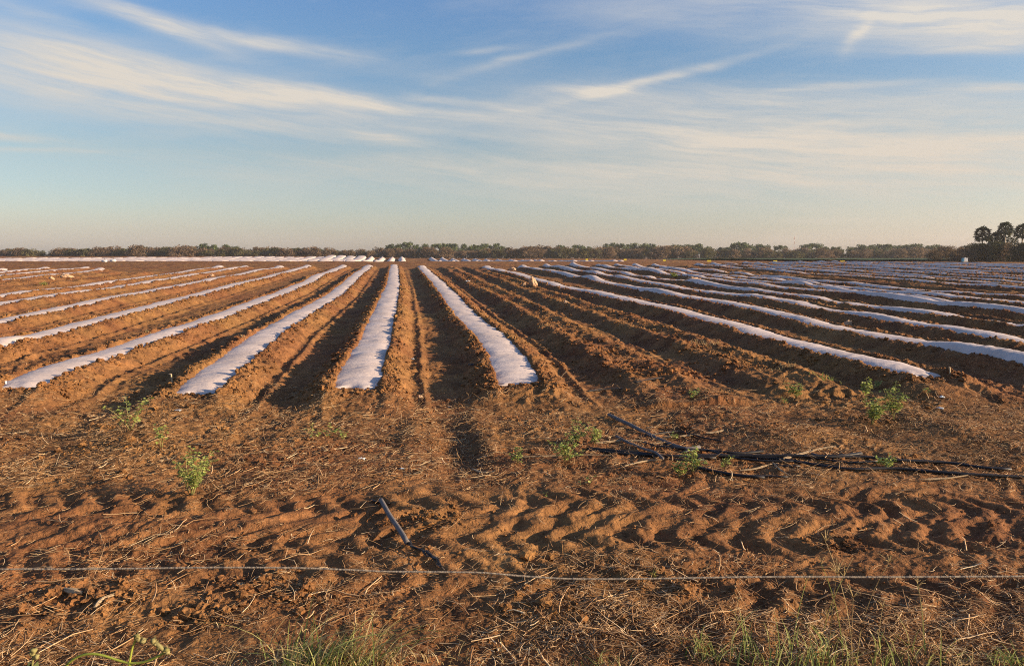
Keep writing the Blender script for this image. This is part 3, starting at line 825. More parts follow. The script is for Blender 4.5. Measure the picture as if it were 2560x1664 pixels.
# ------------------------------------------------------------------ weeds
def weed(px, py, hpx, label, spread=.6, leaf=.016, nst=5, nl=13, round_=False, up=.0, group='green weeds on the headland'):
    x, y = ground_at(px, py); z = H1(x, y) - .005
    h = hpx / F * math.hypot(y, 0) * 1.05; leaf *= 1.12; nl = int(nl * 1.2)
    w = empty('weed', (x, y, z), label, 'weed', group)
    ms = MB(); ml = MB()
    for i in range(nst):
        a = RNG.uniform(0, 6.28); sp = spread * RNG.uniform(.3, 1.0) * h; hh = h * RNG.uniform(.55, 1.0)
        if i == 0: sp *= .25; hh = h
        n = 7; t = np.linspace(0, 1, n)
        px_ = math.cos(a) * sp * t ** 1.2 + .03 * h * np.sin(t * 5 + a); py_ = math.sin(a) * sp * t ** 1.2; pz = hh * (t ** .85)
        P = np.column_stack([px_, py_, pz])
        ms.tube(P, .0028 * (1 - .6 * t) * (h / .2) ** .5, 5, RNG.random())
        for k in range(nl):
            q = RNG.uniform(.25 if not up else up, 1.0); c = np.array([np.interp(q, t, P[:, j]) for j in range(3)])
            b = RNG.uniform(0, 6.28); el = RNG.uniform(-.2, .7)
            d = np.array([math.cos(b) * math.cos(el), math.sin(b) * math.cos(el), math.sin(el)])
            st = leaf * RNG.uniform(.4, 1.5)
            base = c + d * st
            ms.tube([c, base], .0008, 3, .4, cap=False)
            for j in range(1 if round_ else 3):
                bb = b + (j - 1) * .9 if not round_ else b
                d2 = np.array([math.cos(bb) * math.cos(el), math.sin(bb) * math.cos(el), math.sin(el) - .2])
                sd = np.cross(d2, [0, 0, 1]); sd /= np.linalg.norm(sd) + 1e-9
                sd = sd + np.array([0, 0, RNG.normal() * .4])
                L2 = leaf * RNG.uniform(.7, 1.3) * (1.2 if round_ else 1)
                wd = L2 * (.55 if round_ else .33)
                pts = [base, base + d2 * L2 * .4 + [0, 0, L2 * .08], base + d2 * L2 * .8, base + d2 * L2 * 1.1 - [0, 0, L2 * .12]]
                ml.ribbon(pts, [wd * .25, wd, wd * .8, wd * .08], sd, RNG.random(), .25)
    ms.build('stem', STEM, w); ml.build('leaves', LEAF, w)
    return w
weed(328, 1078, 85, 'leafy green weed on the left headland, larger of two', .7, .022, 6, 13, True)
weed(404, 1122, 55, 'smaller green weed just below right of the larger left one', .6, .018, 4, 12, True)
weed(478, 1240, 125, 'sprawling thin-stemmed weed at lower left with tiny leaves', .75, .017, 10, 24)
weed(783, 1096, 42, 'leftmost of three tiny weeds left of the central furrow', .6, .018, 3, 7, True)
weed(824, 1092, 30, 'middle of three tiny weeds left of the central furrow', .8, .018, 3, 7, True)
weed(858, 1097, 30, 'rightmost of three tiny weeds left of the central furrow', .8, .016, 3, 7, True)
weed(1294, 1160, 38, 'small bushy weed standing alone left of the hose pile', .6, .016, 4, 12)
weed(1413, 1158, 60, 'bushy yellowish weed in front of the long thin stick', .9, .017, 8, 18)
weed(1436, 1112, 62, 'leftmost weed behind the bushy yellowish one', .8, .017, 6, 14)
weed(1486, 1114, 44, 'weed at the left tip of the black hoses', .7, .017, 5, 14)
weed(1731, 1184, 66, 'tall leafy weed growing through the hose pile', .6, .018, 6, 14, up=.45)
weed(1697, 1194, 42, 'weed just left of the tall one in the hose pile', .6, .017, 4, 14)
weed(1812, 1170, 36, 'thin weed just right of the tall one in the hose pile', .5, .017, 3, 9)
weed(1683, 1103, 20, 'tiny weed behind the thick grey hose', .6, .015, 3, 6)
weed(2222, 1172, 30, 'low weed between the two long black hoses on the right', 1.2, .018, 5, 12)
weed(1473, 1212, 34, 'little round-leaved seedling in front of the hose pile', .4, .017, 2, 3, True)
weed(1452, 1216, 16, 'tiny pale seedling left of the round-leaved one', .4, .012, 1, 3, True)
weed(1365, 1242, 14, 'tiny two-leaved seedling above the lug prints', .4, .013, 1, 4, True)
weed(2165, 1002, 58, 'leftmost tall weed beside the end of the right white strip', .45, .024, 4, 14, True)
weed(2235, 1050, 98, 'tallest leafy weed right of centre in the right group', .35, .024, 6, 22)
weed(2180, 1062, 70, 'dense weed in front of the leftmost tall one in the right group', .7, .024, 8, 20)
weed(2196, 972, 22, 'small weed tuft close behind the right group', .5, .02, 3, 8)
weed(2312, 983, 14, 'single tiny weed right of the right group', .5, .018, 2, 6, True)
weed(1990, 998, 40, 'yellowish weed below the grass tuft, left of the right group', .9, .022, 6, 14)
weed(1730, 997, 28, 'small pale weed on the clods right of the hose scraps', .9, .02, 4, 9)
weed(1960, 1008, 16, 'tiny weed left of the yellowish one on the right headland', .6, .016, 3, 6)
weed(110, 712, 8, 'faint green weed on the bare stony ground at far left', 1.2, .04, 5, 10)
weed(1688, 693, 10, 'dark green weed in a gap between strips at right mid distance', 1.2, .06, 6, 14)

# ------------------------------------------------------------------ grasses
def blade_pts(base, a, h, bend, n=7, droop=0.0):
    t = np.linspace(0, 1, n)
    out = bend * h * t ** 1.8
    z = h * (t - (.35 * bend + droop) * t ** 2.6)
    return np.column_stack([base[0] + np.cos(a) * out, base[1] + np.sin(a) * out, base[2] + z])
def tuft(px, py, h, nb, rad, label, green=.5, bend=.6, w=.0018, heads=0, name='grass_tuft', lean=None, depth=None, cat='grass', group=None, droop=0.0):
    if depth: x, y, _ = at_depth(px, py, depth)
    else: x, y = ground_at(px, py)
    z = H1(x, y) - .005
    o = empty(name, (x, y, z), label, cat, group)
    mg = MB(); md = MB()
    if h > .2 and lean is None: nb = int(nb * .38); rad *= 1.7; green *= 1.15
    for i in range(nb):
        bx = RNG.normal() * rad; by = RNG.normal() * rad * .5; a = RNG.uniform(0, 6.28)
        if lean is not None: a = lean + RNG.normal() * .8
        hh = min(h, .19) * RNG.uniform(.35, 1.0) * (1 if i % 3 else .7) * (1 if RNG.random() < .8 or h < .2 else 1.8)
        bz = H1(x + bx, y + by) - z - .005
        P = blade_pts((bx, by, bz), a, hh, bend * RNG.uniform(.4, 1.6), 7, droop)
        sd = np.array([-math.sin(a), math.cos(a), RNG.normal() * .3]); t = np.linspace(0, 1, 7)
        m = mg if (RNG.random() < green if nb > 70 else green > .5) else md
        m.ribbon(P, 1.35 * w * (1 - t ** 2.2) * RNG.uniform(.7, 1.4) + .0002, sd, RNG.random(), .4)
    if mg.n: tag(mg.build('green_blades', GREENGRASS, o), kind='stuff')
    if md.n: tag(md.build('dry_blades', DRYGRASS, o), kind='stuff')
    for i in range(heads):
        a = RNG.uniform(0, 6.28) if lean is None else lean + RNG.normal() * .6
        bx = RNG.normal() * rad * .7; by = RNG.normal() * rad * .4; hh = h * RNG.uniform(.85, 1.35)
        P = blade_pts((bx, by, 0), a, hh, bend * .6, 8)
        ms = MB(); ms.tube(P, .0017 * np.linspace(1, .7, 8), 5, RNG.random()); stalk = ms.build('stalk', GREENGRASS if i % 2 else DRYGRASS, o)
        mh = MB(); tip = P[-1]; nf = RNG.integers(3, 7)
        for k in range(nf):
            b = 2 * math.pi * k / nf + RNG.random(); L2 = h * RNG.uniform(.13, .22); e = RNG.uniform(.7, 1.35)
            d = np.array([math.cos(b) * math.cos(e), math.sin(b) * math.cos(e), math.sin(e)])
            t = np.linspace(0, 1, 9)
            Q = tip + d * L2 * t[:, None] + np.outer(t ** 2, [0, 0, -.02])
            mh.tube(Q, .0020 * (1 + .35 * np.sin(np.arange(9) * 3.1)) * (1 - .5 * t), 4, .4 + .5 * RNG.random())
        hd = mh.build('seed_head', DRYGRASS, stalk)
    return o
GG = 'grass growing along the bottom of the foreground'
tuft(850, 1655, .22, 230, .12, 'largest leaning green and dry grass clump, bottom centre', .6, .9, .0019, 3, lean=.3, group=GG)
tuft(760, 1668, .20, 100, .09, 'greenish grass clump just left of the largest bottom clump', .6, .8, .0018, 2, group=GG)
tuft(960, 1672, .11, 60, .09, 'strawy grass clump just right of the largest bottom clump', .4, 1.0, .0016, group=GG)
tuft(1110, 1660, .09, 50, .12, 'low thin grass patch at bottom, centre of the picture', .4, 1.0, .0014, group=GG)
tuft(1340, 1668, .08, 50, .10, 'low grass left of the trampled straw at bottom', .5, .9, .0014, group=GG)
tuft(1490, 1672, .09, 45, .10, 'low green grass under the trampled straw at bottom', .7, .9, .0014, group=GG)
tuft(1770, 1650, .13, 50, .06, 'upright green grass clump left of the seeding stalks', .75, .5, .0018, 1, group=GG)
tuft(1880, 1640, .24, 60, .08, 'thin green clump with one bent seed stalk at lower right', .75, .7, .0017, 2, group=GG)
tuft(1950, 1672, .34, 90, .10, 'seeding grass clump, first of the tall ones on the right', .6, .5, .0018, 2, group=GG)
tuft(2060, 1675, .47, 110, .11, 'tallest seeding grass clump reaching the rope', .55, .35, .0019, 3, group=GG)
tuft(2170, 1678, .40, 90, .10, 'seeding grass clump right of the tallest one', .6, .35, .0019, 3, group=GG)
tuft(2260, 1660, .26, 60, .08, 'sparse seeding clump with beaded spikes at lower right', .55, .5, .0017, 3, group=GG)
tuft(2390, 1672, .14, 40, .07, 'sparse low clump close to the lower right corner', .5, .7, .0017, 2, group=GG)
tuft(2530, 1665, .10, 70, .07, 'dense pale green clump in the lower right corner', .9, .8, .0018, group=GG)
tuft(1632, 1446, .085, 7, .012, 'small lone grass shoot touching the rope right of centre', .8, .5, .0021)
tuft(2066, 952, .13, 60, .10, 'spiky grass tuft below the right white strip', .7, .8, .003, cat='grass')
tuft(1370, 790 + 25, .12, 30, .1, 'dry grass tuft on the second bare ridge, mid distance', 0, .8, .003)
tuft(1770, 865, .16, 50, .16, 'dry grass tuft on the bare ridge below the right strips', 0, .8, .003)
tuft(1950, 925, .14, 30, .1, 'thin dry tuft left of the spiky green tuft', 0, .7, .003)
tuft(370, 830, .14, 10, .03, 'dry weed stalk in the furrow left of centre', 0, .6, .004)
tuft(610, 845, .12, 10, .03, 'dry twiggy weed in the furrow below the leftmost strips', 0, .6, .004)
# long dry arching blades near the bottom left of centre
o_x, o_y, o_z = at_depth(590, 1700, 2.35)
o = empty('dry_grass', (o_x, o_y, o_z), 'arching dry straw-coloured grass blades left of the bottom clump', 'grass')
z0 = H1(o_x, o_y) - o_z
def arch(pts, depth, w):
    P = np.array([at_depth(a, b, depth) for a, b in pts]) - np.array([o_x, o_y, o_z])
    tt = np.linspace(0, len(P) - 1, 16); P = np.column_stack([np.interp(tt, range(len(P)), P[:, i]) for i in range(3)])
    for _ in range(2): P[1:-1] = (P[:-2] + 2 * P[1:-1] + P[2:]) / 4
    return P
mb = MB(); n16 = np.linspace(0, 1, 16)
for pts, w in (([(560, 1680), (575, 1620), (610, 1580), (650, 1558), (703, 1541)], .0022), ([(575, 1650), (590, 1612), (620, 1593), (655, 1584)], .0017),
               ([(560, 1680), (585, 1625), (630, 1610), (690, 1610), (735, 1615)], .0018), ([(570, 1670), (600, 1615), (640, 1618), (675, 1630)], .0016),
               ([(700, 1640), (740, 1655), (790, 1668)], .0022)):
    P = arch(pts, 2.35, w)
    if pts[0][1] > 1645:
        g0 = P[0].copy(); g0[2] = z0; P = np.vstack([g0, P]); wv = np.concatenate([[w], w * (1 - .8 * n16)])
    else: wv = w * (1 - .8 * n16)
    mb.tube(P, wv, 5, RNG.uniform(.6, 1), .5)
mb.build('dry_blades', DRYGRASS, o)

# close, out of focus weed at the lower left
def px_tube(mb, pts, depth, org, r, c):
    P = np.array([at_depth(a, b, depth) for a, b in pts]) - np.array(org)
    tt = np.linspace(0, len(P) - 1, 20); P = np.column_stack([np.interp(tt, range(len(P)), P[:, i]) for i in range(3)])
    for _ in range(2): P[1:-1] = (P[:-2] + 2 * P[1:-1] + P[2:]) / 4
    mb.tube(P, r, 7, c); return P
D0 = 1.45
org = at_depth(325, 1700, D0); org = (org[0], org[1], H1(org[0], org[1]))
w = empty('hairy_weed', org, 'hairy yellow-green weed with a curling stem at the bottom left', 'weed')
mb = MB()
px_tube(mb, [(322, 1664), (330, 1620), (342, 1590)], D0, org, .0020, .8)
px_tube(mb, [(165, 1662), (190, 1640), (225, 1631), (260, 1637), (300, 1652), (340, 1660), (380, 1648), (415, 1628)], D0, org, .0024, .5)
g0 = np.array(at_depth(325, 1662, D0)) - np.array(org)
mb.tube([(.02, .01, 0), tuple(g0)], .0024, 6, .5)
g1 = np.array(at_depth(167, 1660, D0)) - np.array(org)
mb.tube([(-.08, 0, 0), tuple(g1)], .0024, 6, .5)
mb.build('stem', tint_mat('hairy_stem', [(0, (.20, .26, .04)), (1, (.38, .42, .07))], .6, .2, 30), w)
BUDM = tint_mat('bud', [(0, (.20, .19, .06)), (1, (.42, .36, .16))], .8, .3, 60)
mb = MB(); 
for (a, b, r_) in ((342, 1590, .0055), (346, 1597, .005), (359, 1602, .006), (383, 1600, .0055), (388, 1608, .005), (398, 1620, .005), (415, 1624, .006), (419, 1630, .005)):
    c = np.array(at_depth(a, b, D0)) - np.array(org)
    bv, bf = ico(1); mb.add(bv * np.array([r_, r_, r_ * .9]) * (1 + .2 * RNG.normal(size=(len(bv), 1))) + c, bf, RNG.random())
    for k in range(9):
        b_ = RNG.uniform(0, 6.28); e = RNG.uniform(-.2, 1.2); d = np.array([math.cos(b_) * math.cos(e), math.sin(b_) * math.cos(e), math.sin(e)])
        mb.tube([c, c + d * r_ * 1.7], [.0012, .0003], 3, .8)
mb.tube([np.array(at_depth(345, 1600, D0)) - np.array(org), np.array(at_depth(362, 1603, D0)) - np.array(org)], .003, 5, .6)
mb.tube([np.array(at_depth(384, 1603, D0)) - np.array(org), np.array(at_depth(415, 1628, D0)) - np.array(org)], .0045, 6, .6)
mb.build('buds', BUDM, w)
org = at_depth(82, 1700, D0); org = (org[0], org[1], H1(org[0], org[1]))
w = empty('budding_weed', org, 'small budding weed near the lower left corner', 'weed')
mb = MB(); px_tube(mb, [(80, 1668), (82, 1650), (84, 1634)], D0, org, .0018, .5)
g0 = np.array(at_depth(80, 1666, D0)) - np.array(org); mb.tube([(0, 0, 0), tuple(g0)], .002, 6, .5)
mb.build('stem', STEM, w)
mb = MB()
for (a, b, r_) in ((83, 1627, .006), (90, 1640, .006), (80, 1634, .005)):
    c = np.array(at_depth(a, b, D0)) - np.array(org); bv, bf = ico(1); mb.add(bv * r_ * (1 + .25 * RNG.normal(size=(len(bv), 1))) + c, bf, RNG.random())
mb.build('buds', BUDM, w)
mb = MB()
for (a, b, c_, d_) in ((80, 1668, 72, 1652), (85, 1668, 95, 1652), (76, 1668, 80, 1655)):
    p0 = np.array(at_depth(a, b + 6, D0)) - np.array(org); p1 = np.array(at_depth(c_, d_, D0)) - np.array(org)
    mb.ribbon([p0, (p0 + p1) / 2, p1], [.003, .006, .0005], (1, 0, .1), .8, .2)
mb.build('leaves', LEAF, w)

# ------------------------------------------------------------------ trees, scrub, palms on the horizon
def crown_mesh(name, w, h, base, nclump, nleaf, leaf, mat, parent, seed, airy=1.0):
    r = np.random.default_rng(seed)
    cl = []
    for i in range(nclump):
        a = r.uniform(0, 6.28); q = r.uniform(0, 1) ** .6
        zz = base + (h - base) * r.uniform(.05, 1) ** .8
        prof = math.sqrt(max(.05, 1 - ((zz - base) / (h - base) * 1.1 - .35) ** 2 * 1.3))
        cl.append((math.cos(a) * w * .5 * q * prof, math.sin(a) * w * .5 * q * prof, zz * .93, r.uniform(.10, .22) * w * airy, r.random()))
    P = []; T = []
    for (cx, cy, cz_, rr_, tt) in cl:
        d = r.normal(size=(nleaf, 3)); d /= np.linalg.norm(d, axis=1)[:, None]
        rad = rr_ * r.random(nleaf) ** .33
        c = np.array([cx, cy, cz_]) + d * rad[:, None] * np.array([1, 1, .75])
        e1 = r.normal(size=(nleaf, 3)); e1 /= np.linalg.norm(e1, axis=1)[:, None]
        e2 = np.cross(e1, r.normal(size=(nleaf, 3))); e2 /= np.linalg.norm(e2, axis=1)[:, None]
        s = leaf * r.uniform(.6, 1.4, nleaf)[:, None]
        P.append(np.stack([c - e1 * s, c + e2 * s * .6, c + e1 * s, c - e2 * s * .6], 1).reshape(-1, 3))
        T.append(np.repeat((tt * .6 + .2 + .2 * r.normal(size=nleaf)).clip(0, 1), 4))
    V = np.concatenate(P); V[:, 2] = np.maximum(V[:, 2], .05); n = len(V) // 4
    return np_mesh(name, V, np.arange(n * 4).reshape(-1, 4), np.full(n, 4), mat, parent, False, np.concatenate(T))
def trunk_mesh(parent, h, w, seed, mat=BARK, nb=5, r0=.14):
    r = np.random.default_rng(seed); mb = MB()
    mb.tube([(0, 0, -.3), (.05, 0, h * .25), (0, .1, h * .5)], [r0 * 1.3, r0, r0 * .7], 6, .4)
    for i in range(nb):
        a = 6.28 * i / nb + r.random(); z0 = h * r.uniform(.12, .4)
        mb.tube([(0, 0, z0), (math.cos(a) * w * .15, math.sin(a) * w * .15, z0 + h * .2), (math.cos(a) * w * .33, math.sin(a) * w * .33, z0 + h * .42)], [r0 * .6, r0 * .4, r0 * .15], 5, .6)
    return mb.build('trunk', mat, parent)
protos = {}
def proto(kind):
    """(trunk mesh, crown mesh) of a kind, built once"""
    if kind in protos: return protos[kind]
    out = []
    for s in range(4):
        tmp = bpy.data.objects.new('tmp', None); COL.objects.link(tmp)
        if kind == 'brown': c = crown_mesh('crown', 7, 5, .0, 40, 50, .24, SCRUB, tmp, 100 + s); t = trunk_mesh(tmp, 5, 7, s)
        elif kind == 'olive': c = crown_mesh('crown', 6.5, 4.6, .0, 40, 50, .24, OLIVE, tmp, 200 + s); t = trunk_mesh(tmp, 4.6, 6.5, s)
        elif kind == 'green': c = crown_mesh('crown', 10, 8, 2.0, 30, 60, .34, TREEGREEN, tmp, 300 + s, .85); t = trunk_mesh(tmp, 8, 10, s, r0=.2)
        elif kind == 'dark': c = crown_mesh('crown', 5.5, 3.8, .05, 46, 130, .12, THICKET, tmp, 400 + s); t = trunk_mesh(tmp, 3.8, 5.5, s, nb=9, r0=.09)
        elif kind == 'darkbrown': c = crown_mesh('crown', 5.5, 3.6, .05, 42, 110, .10, SCRUB, tmp, 500 + s); t = trunk_mesh(tmp, 3.6, 5.5, s, nb=12, r0=.08)
        c.parent = None; t.parent = None
        out.append((t, c)); bpy.data.objects.remove(tmp)
    protos[kind] = out; return out
used = set()
def plant(kind, x, y, s, name, label, cat, group, sz=1.0):
    i = int(RNG.integers(0, 4)); t, c = proto(kind)[i]
    z = float(macro(np.array([x]), np.array([y]))[0])
    e = empty(name, (x, y, z), label, cat, group)
    e.rotation_euler = (0, 0, RNG.uniform(0, 6.28)); e.scale = (s * RNG.uniform(.85, 1.2), s * RNG.uniform(.85, 1.2), s * sz)
    for o in (t, c):
        if (kind, i, o.name) in used:
            q = o.copy(); COL.objects.link(q)
        else:
            used.add((kind, i, o.name)); q = o
        q.parent = e
    return e
# scrub band
xx = -262.0
while xx < 250:
    y = 335 + RNG.normal() * 5 + (0 if int(xx * 3) % 2 else 9)
    k = 'brown' if RNG.random() < .62 else 'olive'
    if xx < -60 and RNG.random() < .3: k = 'olive'
    sc = RNG.uniform(.72, 1.02) * (1.0 + .10 * math.sin(xx / 31) + .05 * math.sin(xx / 9)) * (1.0 if xx > -60 else .98)
    plant(k, xx, y, sc, 'scrub_bush', 'brown twiggy bush in the scrub band along the horizon' if k == 'brown' else 'olive green bush in the scrub band along the horizon', 'bush', k + ' scrub bushes along the horizon').scale.x *= 1.25
    xx += RNG.uniform(1.35, 2.2)
def pxx(px, D): return (px - 1280) / F * D
DS = 2560 / 2380
runs = [((440, 560), .88, 5, 'dark green tree in the small clump above the left scrub'), ((893, 1178), .97, 13, 'dark green tree in the long clump above the scrub left of centre'),
        ((1282, 1372), .92, 4, 'dark green tree in the clump above the scrub right of centre'), ((1395, 1535), .98, 7, 'dark green tree in the clump with a higher right end, right of centre'),
        ((1540, 1662), .97, 6, 'green tree in the middle clump between centre and the mast'), ((1668, 1812), .98, 7, 'green tree in the clump ending just left of the mast'),
        ((1862, 1892), .96, 2, 'green tree just right of the mast'), ((1900, 1948), .82, 3, 'low green tree in the second clump right of the mast'),
        ((1968, 2200), .92, 12, 'green tree in the long low clump right of the mast'), ((205, 330), .62, 4, 'low green tree barely topping the far left scrub'), ((640, 800), .60, 4, 'low green tree barely topping the scrub left of centre')]
for (a, b), s, n, lab in runs:
    for i in range(n):
        px = (a + (b - a) * (i + .5) / n) * DS + RNG.normal() * 4
        D = 395 + RNG.normal() * 6
        ed = .82 if i in (0, n - 1) and n > 3 else 1
        plant('green', pxx(px, D), D, s * ed * RNG.uniform(.90, 1.08), 'green_tree', lab, 'tree', lab.replace('dark green tree', 'trees').replace('green tree', 'trees'))
# near thicket on the right
thick = [(2385, 150, .62, 'darkbrown'), (2408, 152, .78, 'darkbrown'), (2432, 154, .90, 'dark'), (2462, 153, .95, 'dark'), (2490, 150, .98, 'dark'), (2520, 149, .95, 'darkbrown'), (2553, 144, .92, 'dark'), (2585, 142, .95, 'dark'), (2620, 140, 1.0, 'dark'), (2660, 142, 1.0, 'darkbrown'), (2440, 160, 1.02, 'darkbrown'), (2500, 160, 1.02, 'darkbrown'), (2360, 168, .9, 'darkbrown'), (2335, 176, .85, 'brown')]
for px, D, s, k in thick:
    if k == 'brown': s *= .6
    plant(k, pxx(px, D), D, s, 'thicket_bush', 'dark dense bush in the thicket below the palms' if k == 'dark' else 'brown twiggy bush in the thicket below the palms', 'bush', 'bushes of the thicket below the palms, ' + ('dark' if k == 'dark' else 'brown'))

def palm(px, py, r, D, label, nf=78, seed=1, droop=True):
    rr = np.random.default_rng(seed)
    cx, cy, cz_ = at_depth(px, py, D); R = r / F * D
    z0 = float(macro(np.array([cx]), np.array([cy]))[0])
    e = empty('fan_palm', (cx, cy, z0), label, 'palm', None)
    h = cz_ - z0
    mb = MB(); mb.tube([(.15, 0, -.2), (.05, 0, h * .4), (0, 0, h - R * .2)], [.17, .13, .11], 8, .7); mb.build('trunk', PALEBARK, e)
    mb = MB()
    for i in range(nf):
        zc_ = 1 - 2 * (i + .5) / nf * .86; a = i * 2.399 + rr.random() * .4
        s_ = math.sqrt(max(0, 1 - zc_ ** 2)); d = np.array([math.cos(a) * s_, math.sin(a) * s_, zc_])
        L1 = R * rr.uniform(.5, .68); base = np.array([0, 0, h - R * .1]); hub = base + d * L1 + np.array([0, 0, -.08 * R * (1 - zc_)])
        mb.tube([base, hub], [.03, .02], 4, .6, cap=False)
        sd = np.cross(d, [0, 0, 1.0]); sd = sd / (np.linalg.norm(sd) + 1e-6); up = np.cross(sd, d)
        tint = rr.uniform(.1, .75) if zc_ > -.3 else rr.uniform(.4, 1)
        tw = rr.normal() * .5
        for k in range(11):
            w = (k - 5) / 5 * 1.45
            dd = d * math.cos(w) + (sd * math.cos(tw) + up * math.sin(tw)) * math.sin(w)
            Lb = R * rr.uniform(.34, .46) * (1 - .15 * abs(w))
            tip = hub + dd * Lb + np.array([0, 0, -.22 * Lb])
            mb.ribbon([hub, hub + dd * Lb * .55, tip], [.02, .085, .006], np.cross(dd, up + .3 * rr.normal(size=3)), tint, .2)
    mb.build('crown', PALMLEAF, e)
palm(2457, 583, 23, 155, 'leftmost fan palm, round crown standing clear above the thicket', seed=1)
palm(2472, 598, 9, 166, 'small fan palm half hidden behind the leftmost palm', 22, seed=2)
palm(2493, 594, 21, 158, 'broad low fan palm in the middle of the group', seed=3)
palm(2514, 570, 21, 153, 'tallest fan palm in the middle of the group', seed=4)
palm(2520, 600, 15, 162, 'low dark fan palm under the tallest palm', 30, seed=5)
palm(2538, 602, 10, 150, 'smallest fan palm between the middle and right palms', 22, seed=6)
palm(2557, 577, 24, 156, 'fan palm at the right edge of the photo', seed=7)

for kk_, lst in protos.items():
    for i, (t, c) in enumerate(lst):
        for o_ in (t, c):
            if o_.parent is None: bpy.data.objects.remove(o_)

# green crop field behind on the right
n1, n2 = 60, 300
Yg = np.linspace(158, 326, n1); Xg = np.linspace(-10, 260, n2)
X, Y = np.meshgrid(Xg, Yg); Z = macro(X, Y) + .42 + .12 * perlin(X / .9, Y / 1.4, 91) + .1 * perlin(X / 6, Y / 9, 92)
Z = Z - .8 * (1 - sstep(20, 45, X - (Y - 158) * .18))
tag(grid_mesh('crop_field', X, Y, Z, CROP), 'strip of low green crop in front of the scrub on the right', 'crop', kind='stuff')

# small things near the far headland
def board(px, py, D, w, h, label):
    x, y, z = at_depth(px, py, D); g = float(height(np.array([x]), np.array([y]), .3)[0])
    e = empty('marker_board', (x, y, g), label, 'marker', 'yellow marker boards along the far edge')
    mb = MB(); zz = z - g
    zz = max(zz, h * .6)
    a = (w / 2, .015, h / 2)
    V = [(sx * a[0], sy * a[1], zz + sz * a[2]) for sx in (-1, 1) for sy in (-1, 1) for sz in (-1, 1)]
    mb.add(V, [(0, 1, 3, 2), (4, 6, 7, 5), (0, 4, 5, 1), (2, 3, 7, 6), (0, 2, 6, 4), (1, 5, 7, 3)], .6); mb.build('board', YELLOW, e, False)
    for s in (-1, 1):
        mb = MB(); mb.tube([(s * w * .38, .03, -.1), (s * w * .38, .03, zz + h * .4)], .015, 6, .3); mb.build('post', BARK, e)
for px, py, w, lab in ((1467, 648.5, .34, 'leftmost of the row of small yellow marker boards'), (1563, 649, .40, 'second yellow marker board from the left'), (1661, 651, .40, 'third yellow marker board from the left'),
                       (1773, 652.5, .5, 'fourth yellow marker board from the left'), (1938, 655, .5, 'rightmost yellow marker board'), (2106, 657, .62, 'low yellow board beside the brush heap')):
    board(px, py, 112 if px < 1700 else 98, w, .22, lab)
# white tank by the thicket
x, y, z = at_depth(2411, 655.5, 130); g = float(macro(np.array([x]), np.array([y]))[0])
e = empty('white_tank', (x, y, g), 'small white box tank with blue side in front of the dark thicket', 'tank')
def boxv(mb, c, s, tint=.6):
    V = [(c[0] + sx * s[0] / 2, c[1] + sy * s[1] / 2, c[2] + sz * s[2] / 2) for sx in (-1, 1) for sy in (-1, 1) for sz in (-1, 1)]
    mb.add(V, [(0, 1, 3, 2), (4, 6, 7, 5), (0, 4, 5, 1), (2, 3, 7, 6), (0, 2, 6, 4), (1, 5, 7, 3)], tint)
mb = MB(); boxv(mb, (0.1, 0, .45), (.62, .6, .62)); boxv(mb, (.1, 0, .80), (.2, .2, .08)); mb.build('body', WHITEPL, e, False)
mb = MB(); boxv(mb, (-.285, 0, .43), (.14, .58, .58)); mb.build('side_panel', BLUEPL, e, False)
mb = MB(); boxv(mb, (0.05, 0, .05), (.85, .65, .16)); mb.build('base', WOOD, e, False)
# brush heap
x, y, z = at_depth(2077, 655, 96); g = float(height(np.array([x]), np.array([y]), .3)[0])
mb = MB(); r9 = np.random.default_rng(9)
for i in range(130):
    a = r9.uniform(0, 6.28); q = r9.normal(size=2) * np.array([.45, .25]); L_ = r9.uniform(.2, .6); el = r9.uniform(-.1, .7)
    p = np.array([q[0], q[1], max(0, .32 - abs(q[0]) * .4) * r9.random()])
    mb.tube([p, p + L_ * .5 * np.array([math.cos(a) * math.cos(el), math.sin(a) * math.cos(el), math.sin(el)]), p + L_ * np.array([math.cos(a + .3) * math.cos(el), math.sin(a + .3) * math.cos(el), math.sin(el) * .8])], [.02, .014, .006], 4, r9.random() * .4, cap=False)
o = mb.build('brush_heap', BARK, None, False); o.location = (x, y, g); tag(o, 'dark heap of dead twigs at the far field edge on the right', 'twigs')
# two sacks at the far left edge
for px, py, lab in ((262, 654, 'left of two whitish sacks lying at the far left field edge'), (283, 653, 'right of two whitish sacks lying at the far left field edge')):
    x, y, z = at_depth(px, py, 88); g = float(height(np.array([x]), np.array([y]), .3)[0])
    e = empty('sack', (x, y, g), lab, 'sack', 'sacks at the far left edge')
    bv, bf = ico(2); mb = MB(); mb.add(bv * np.array([.34, .2, .15]) * (1 + .12 * RNG.normal(size=(len(bv), 1))) + [0, 0, .16], bf, .8); mb.build('bag', WHITEPL, e)
    mb = MB(); mb.tube([(.02, 0, .28), (.0, 0, .38), (.03, 0, .5)], [.05, .03, .05], 6, .3); mb.build('tied_neck', BARK, e)
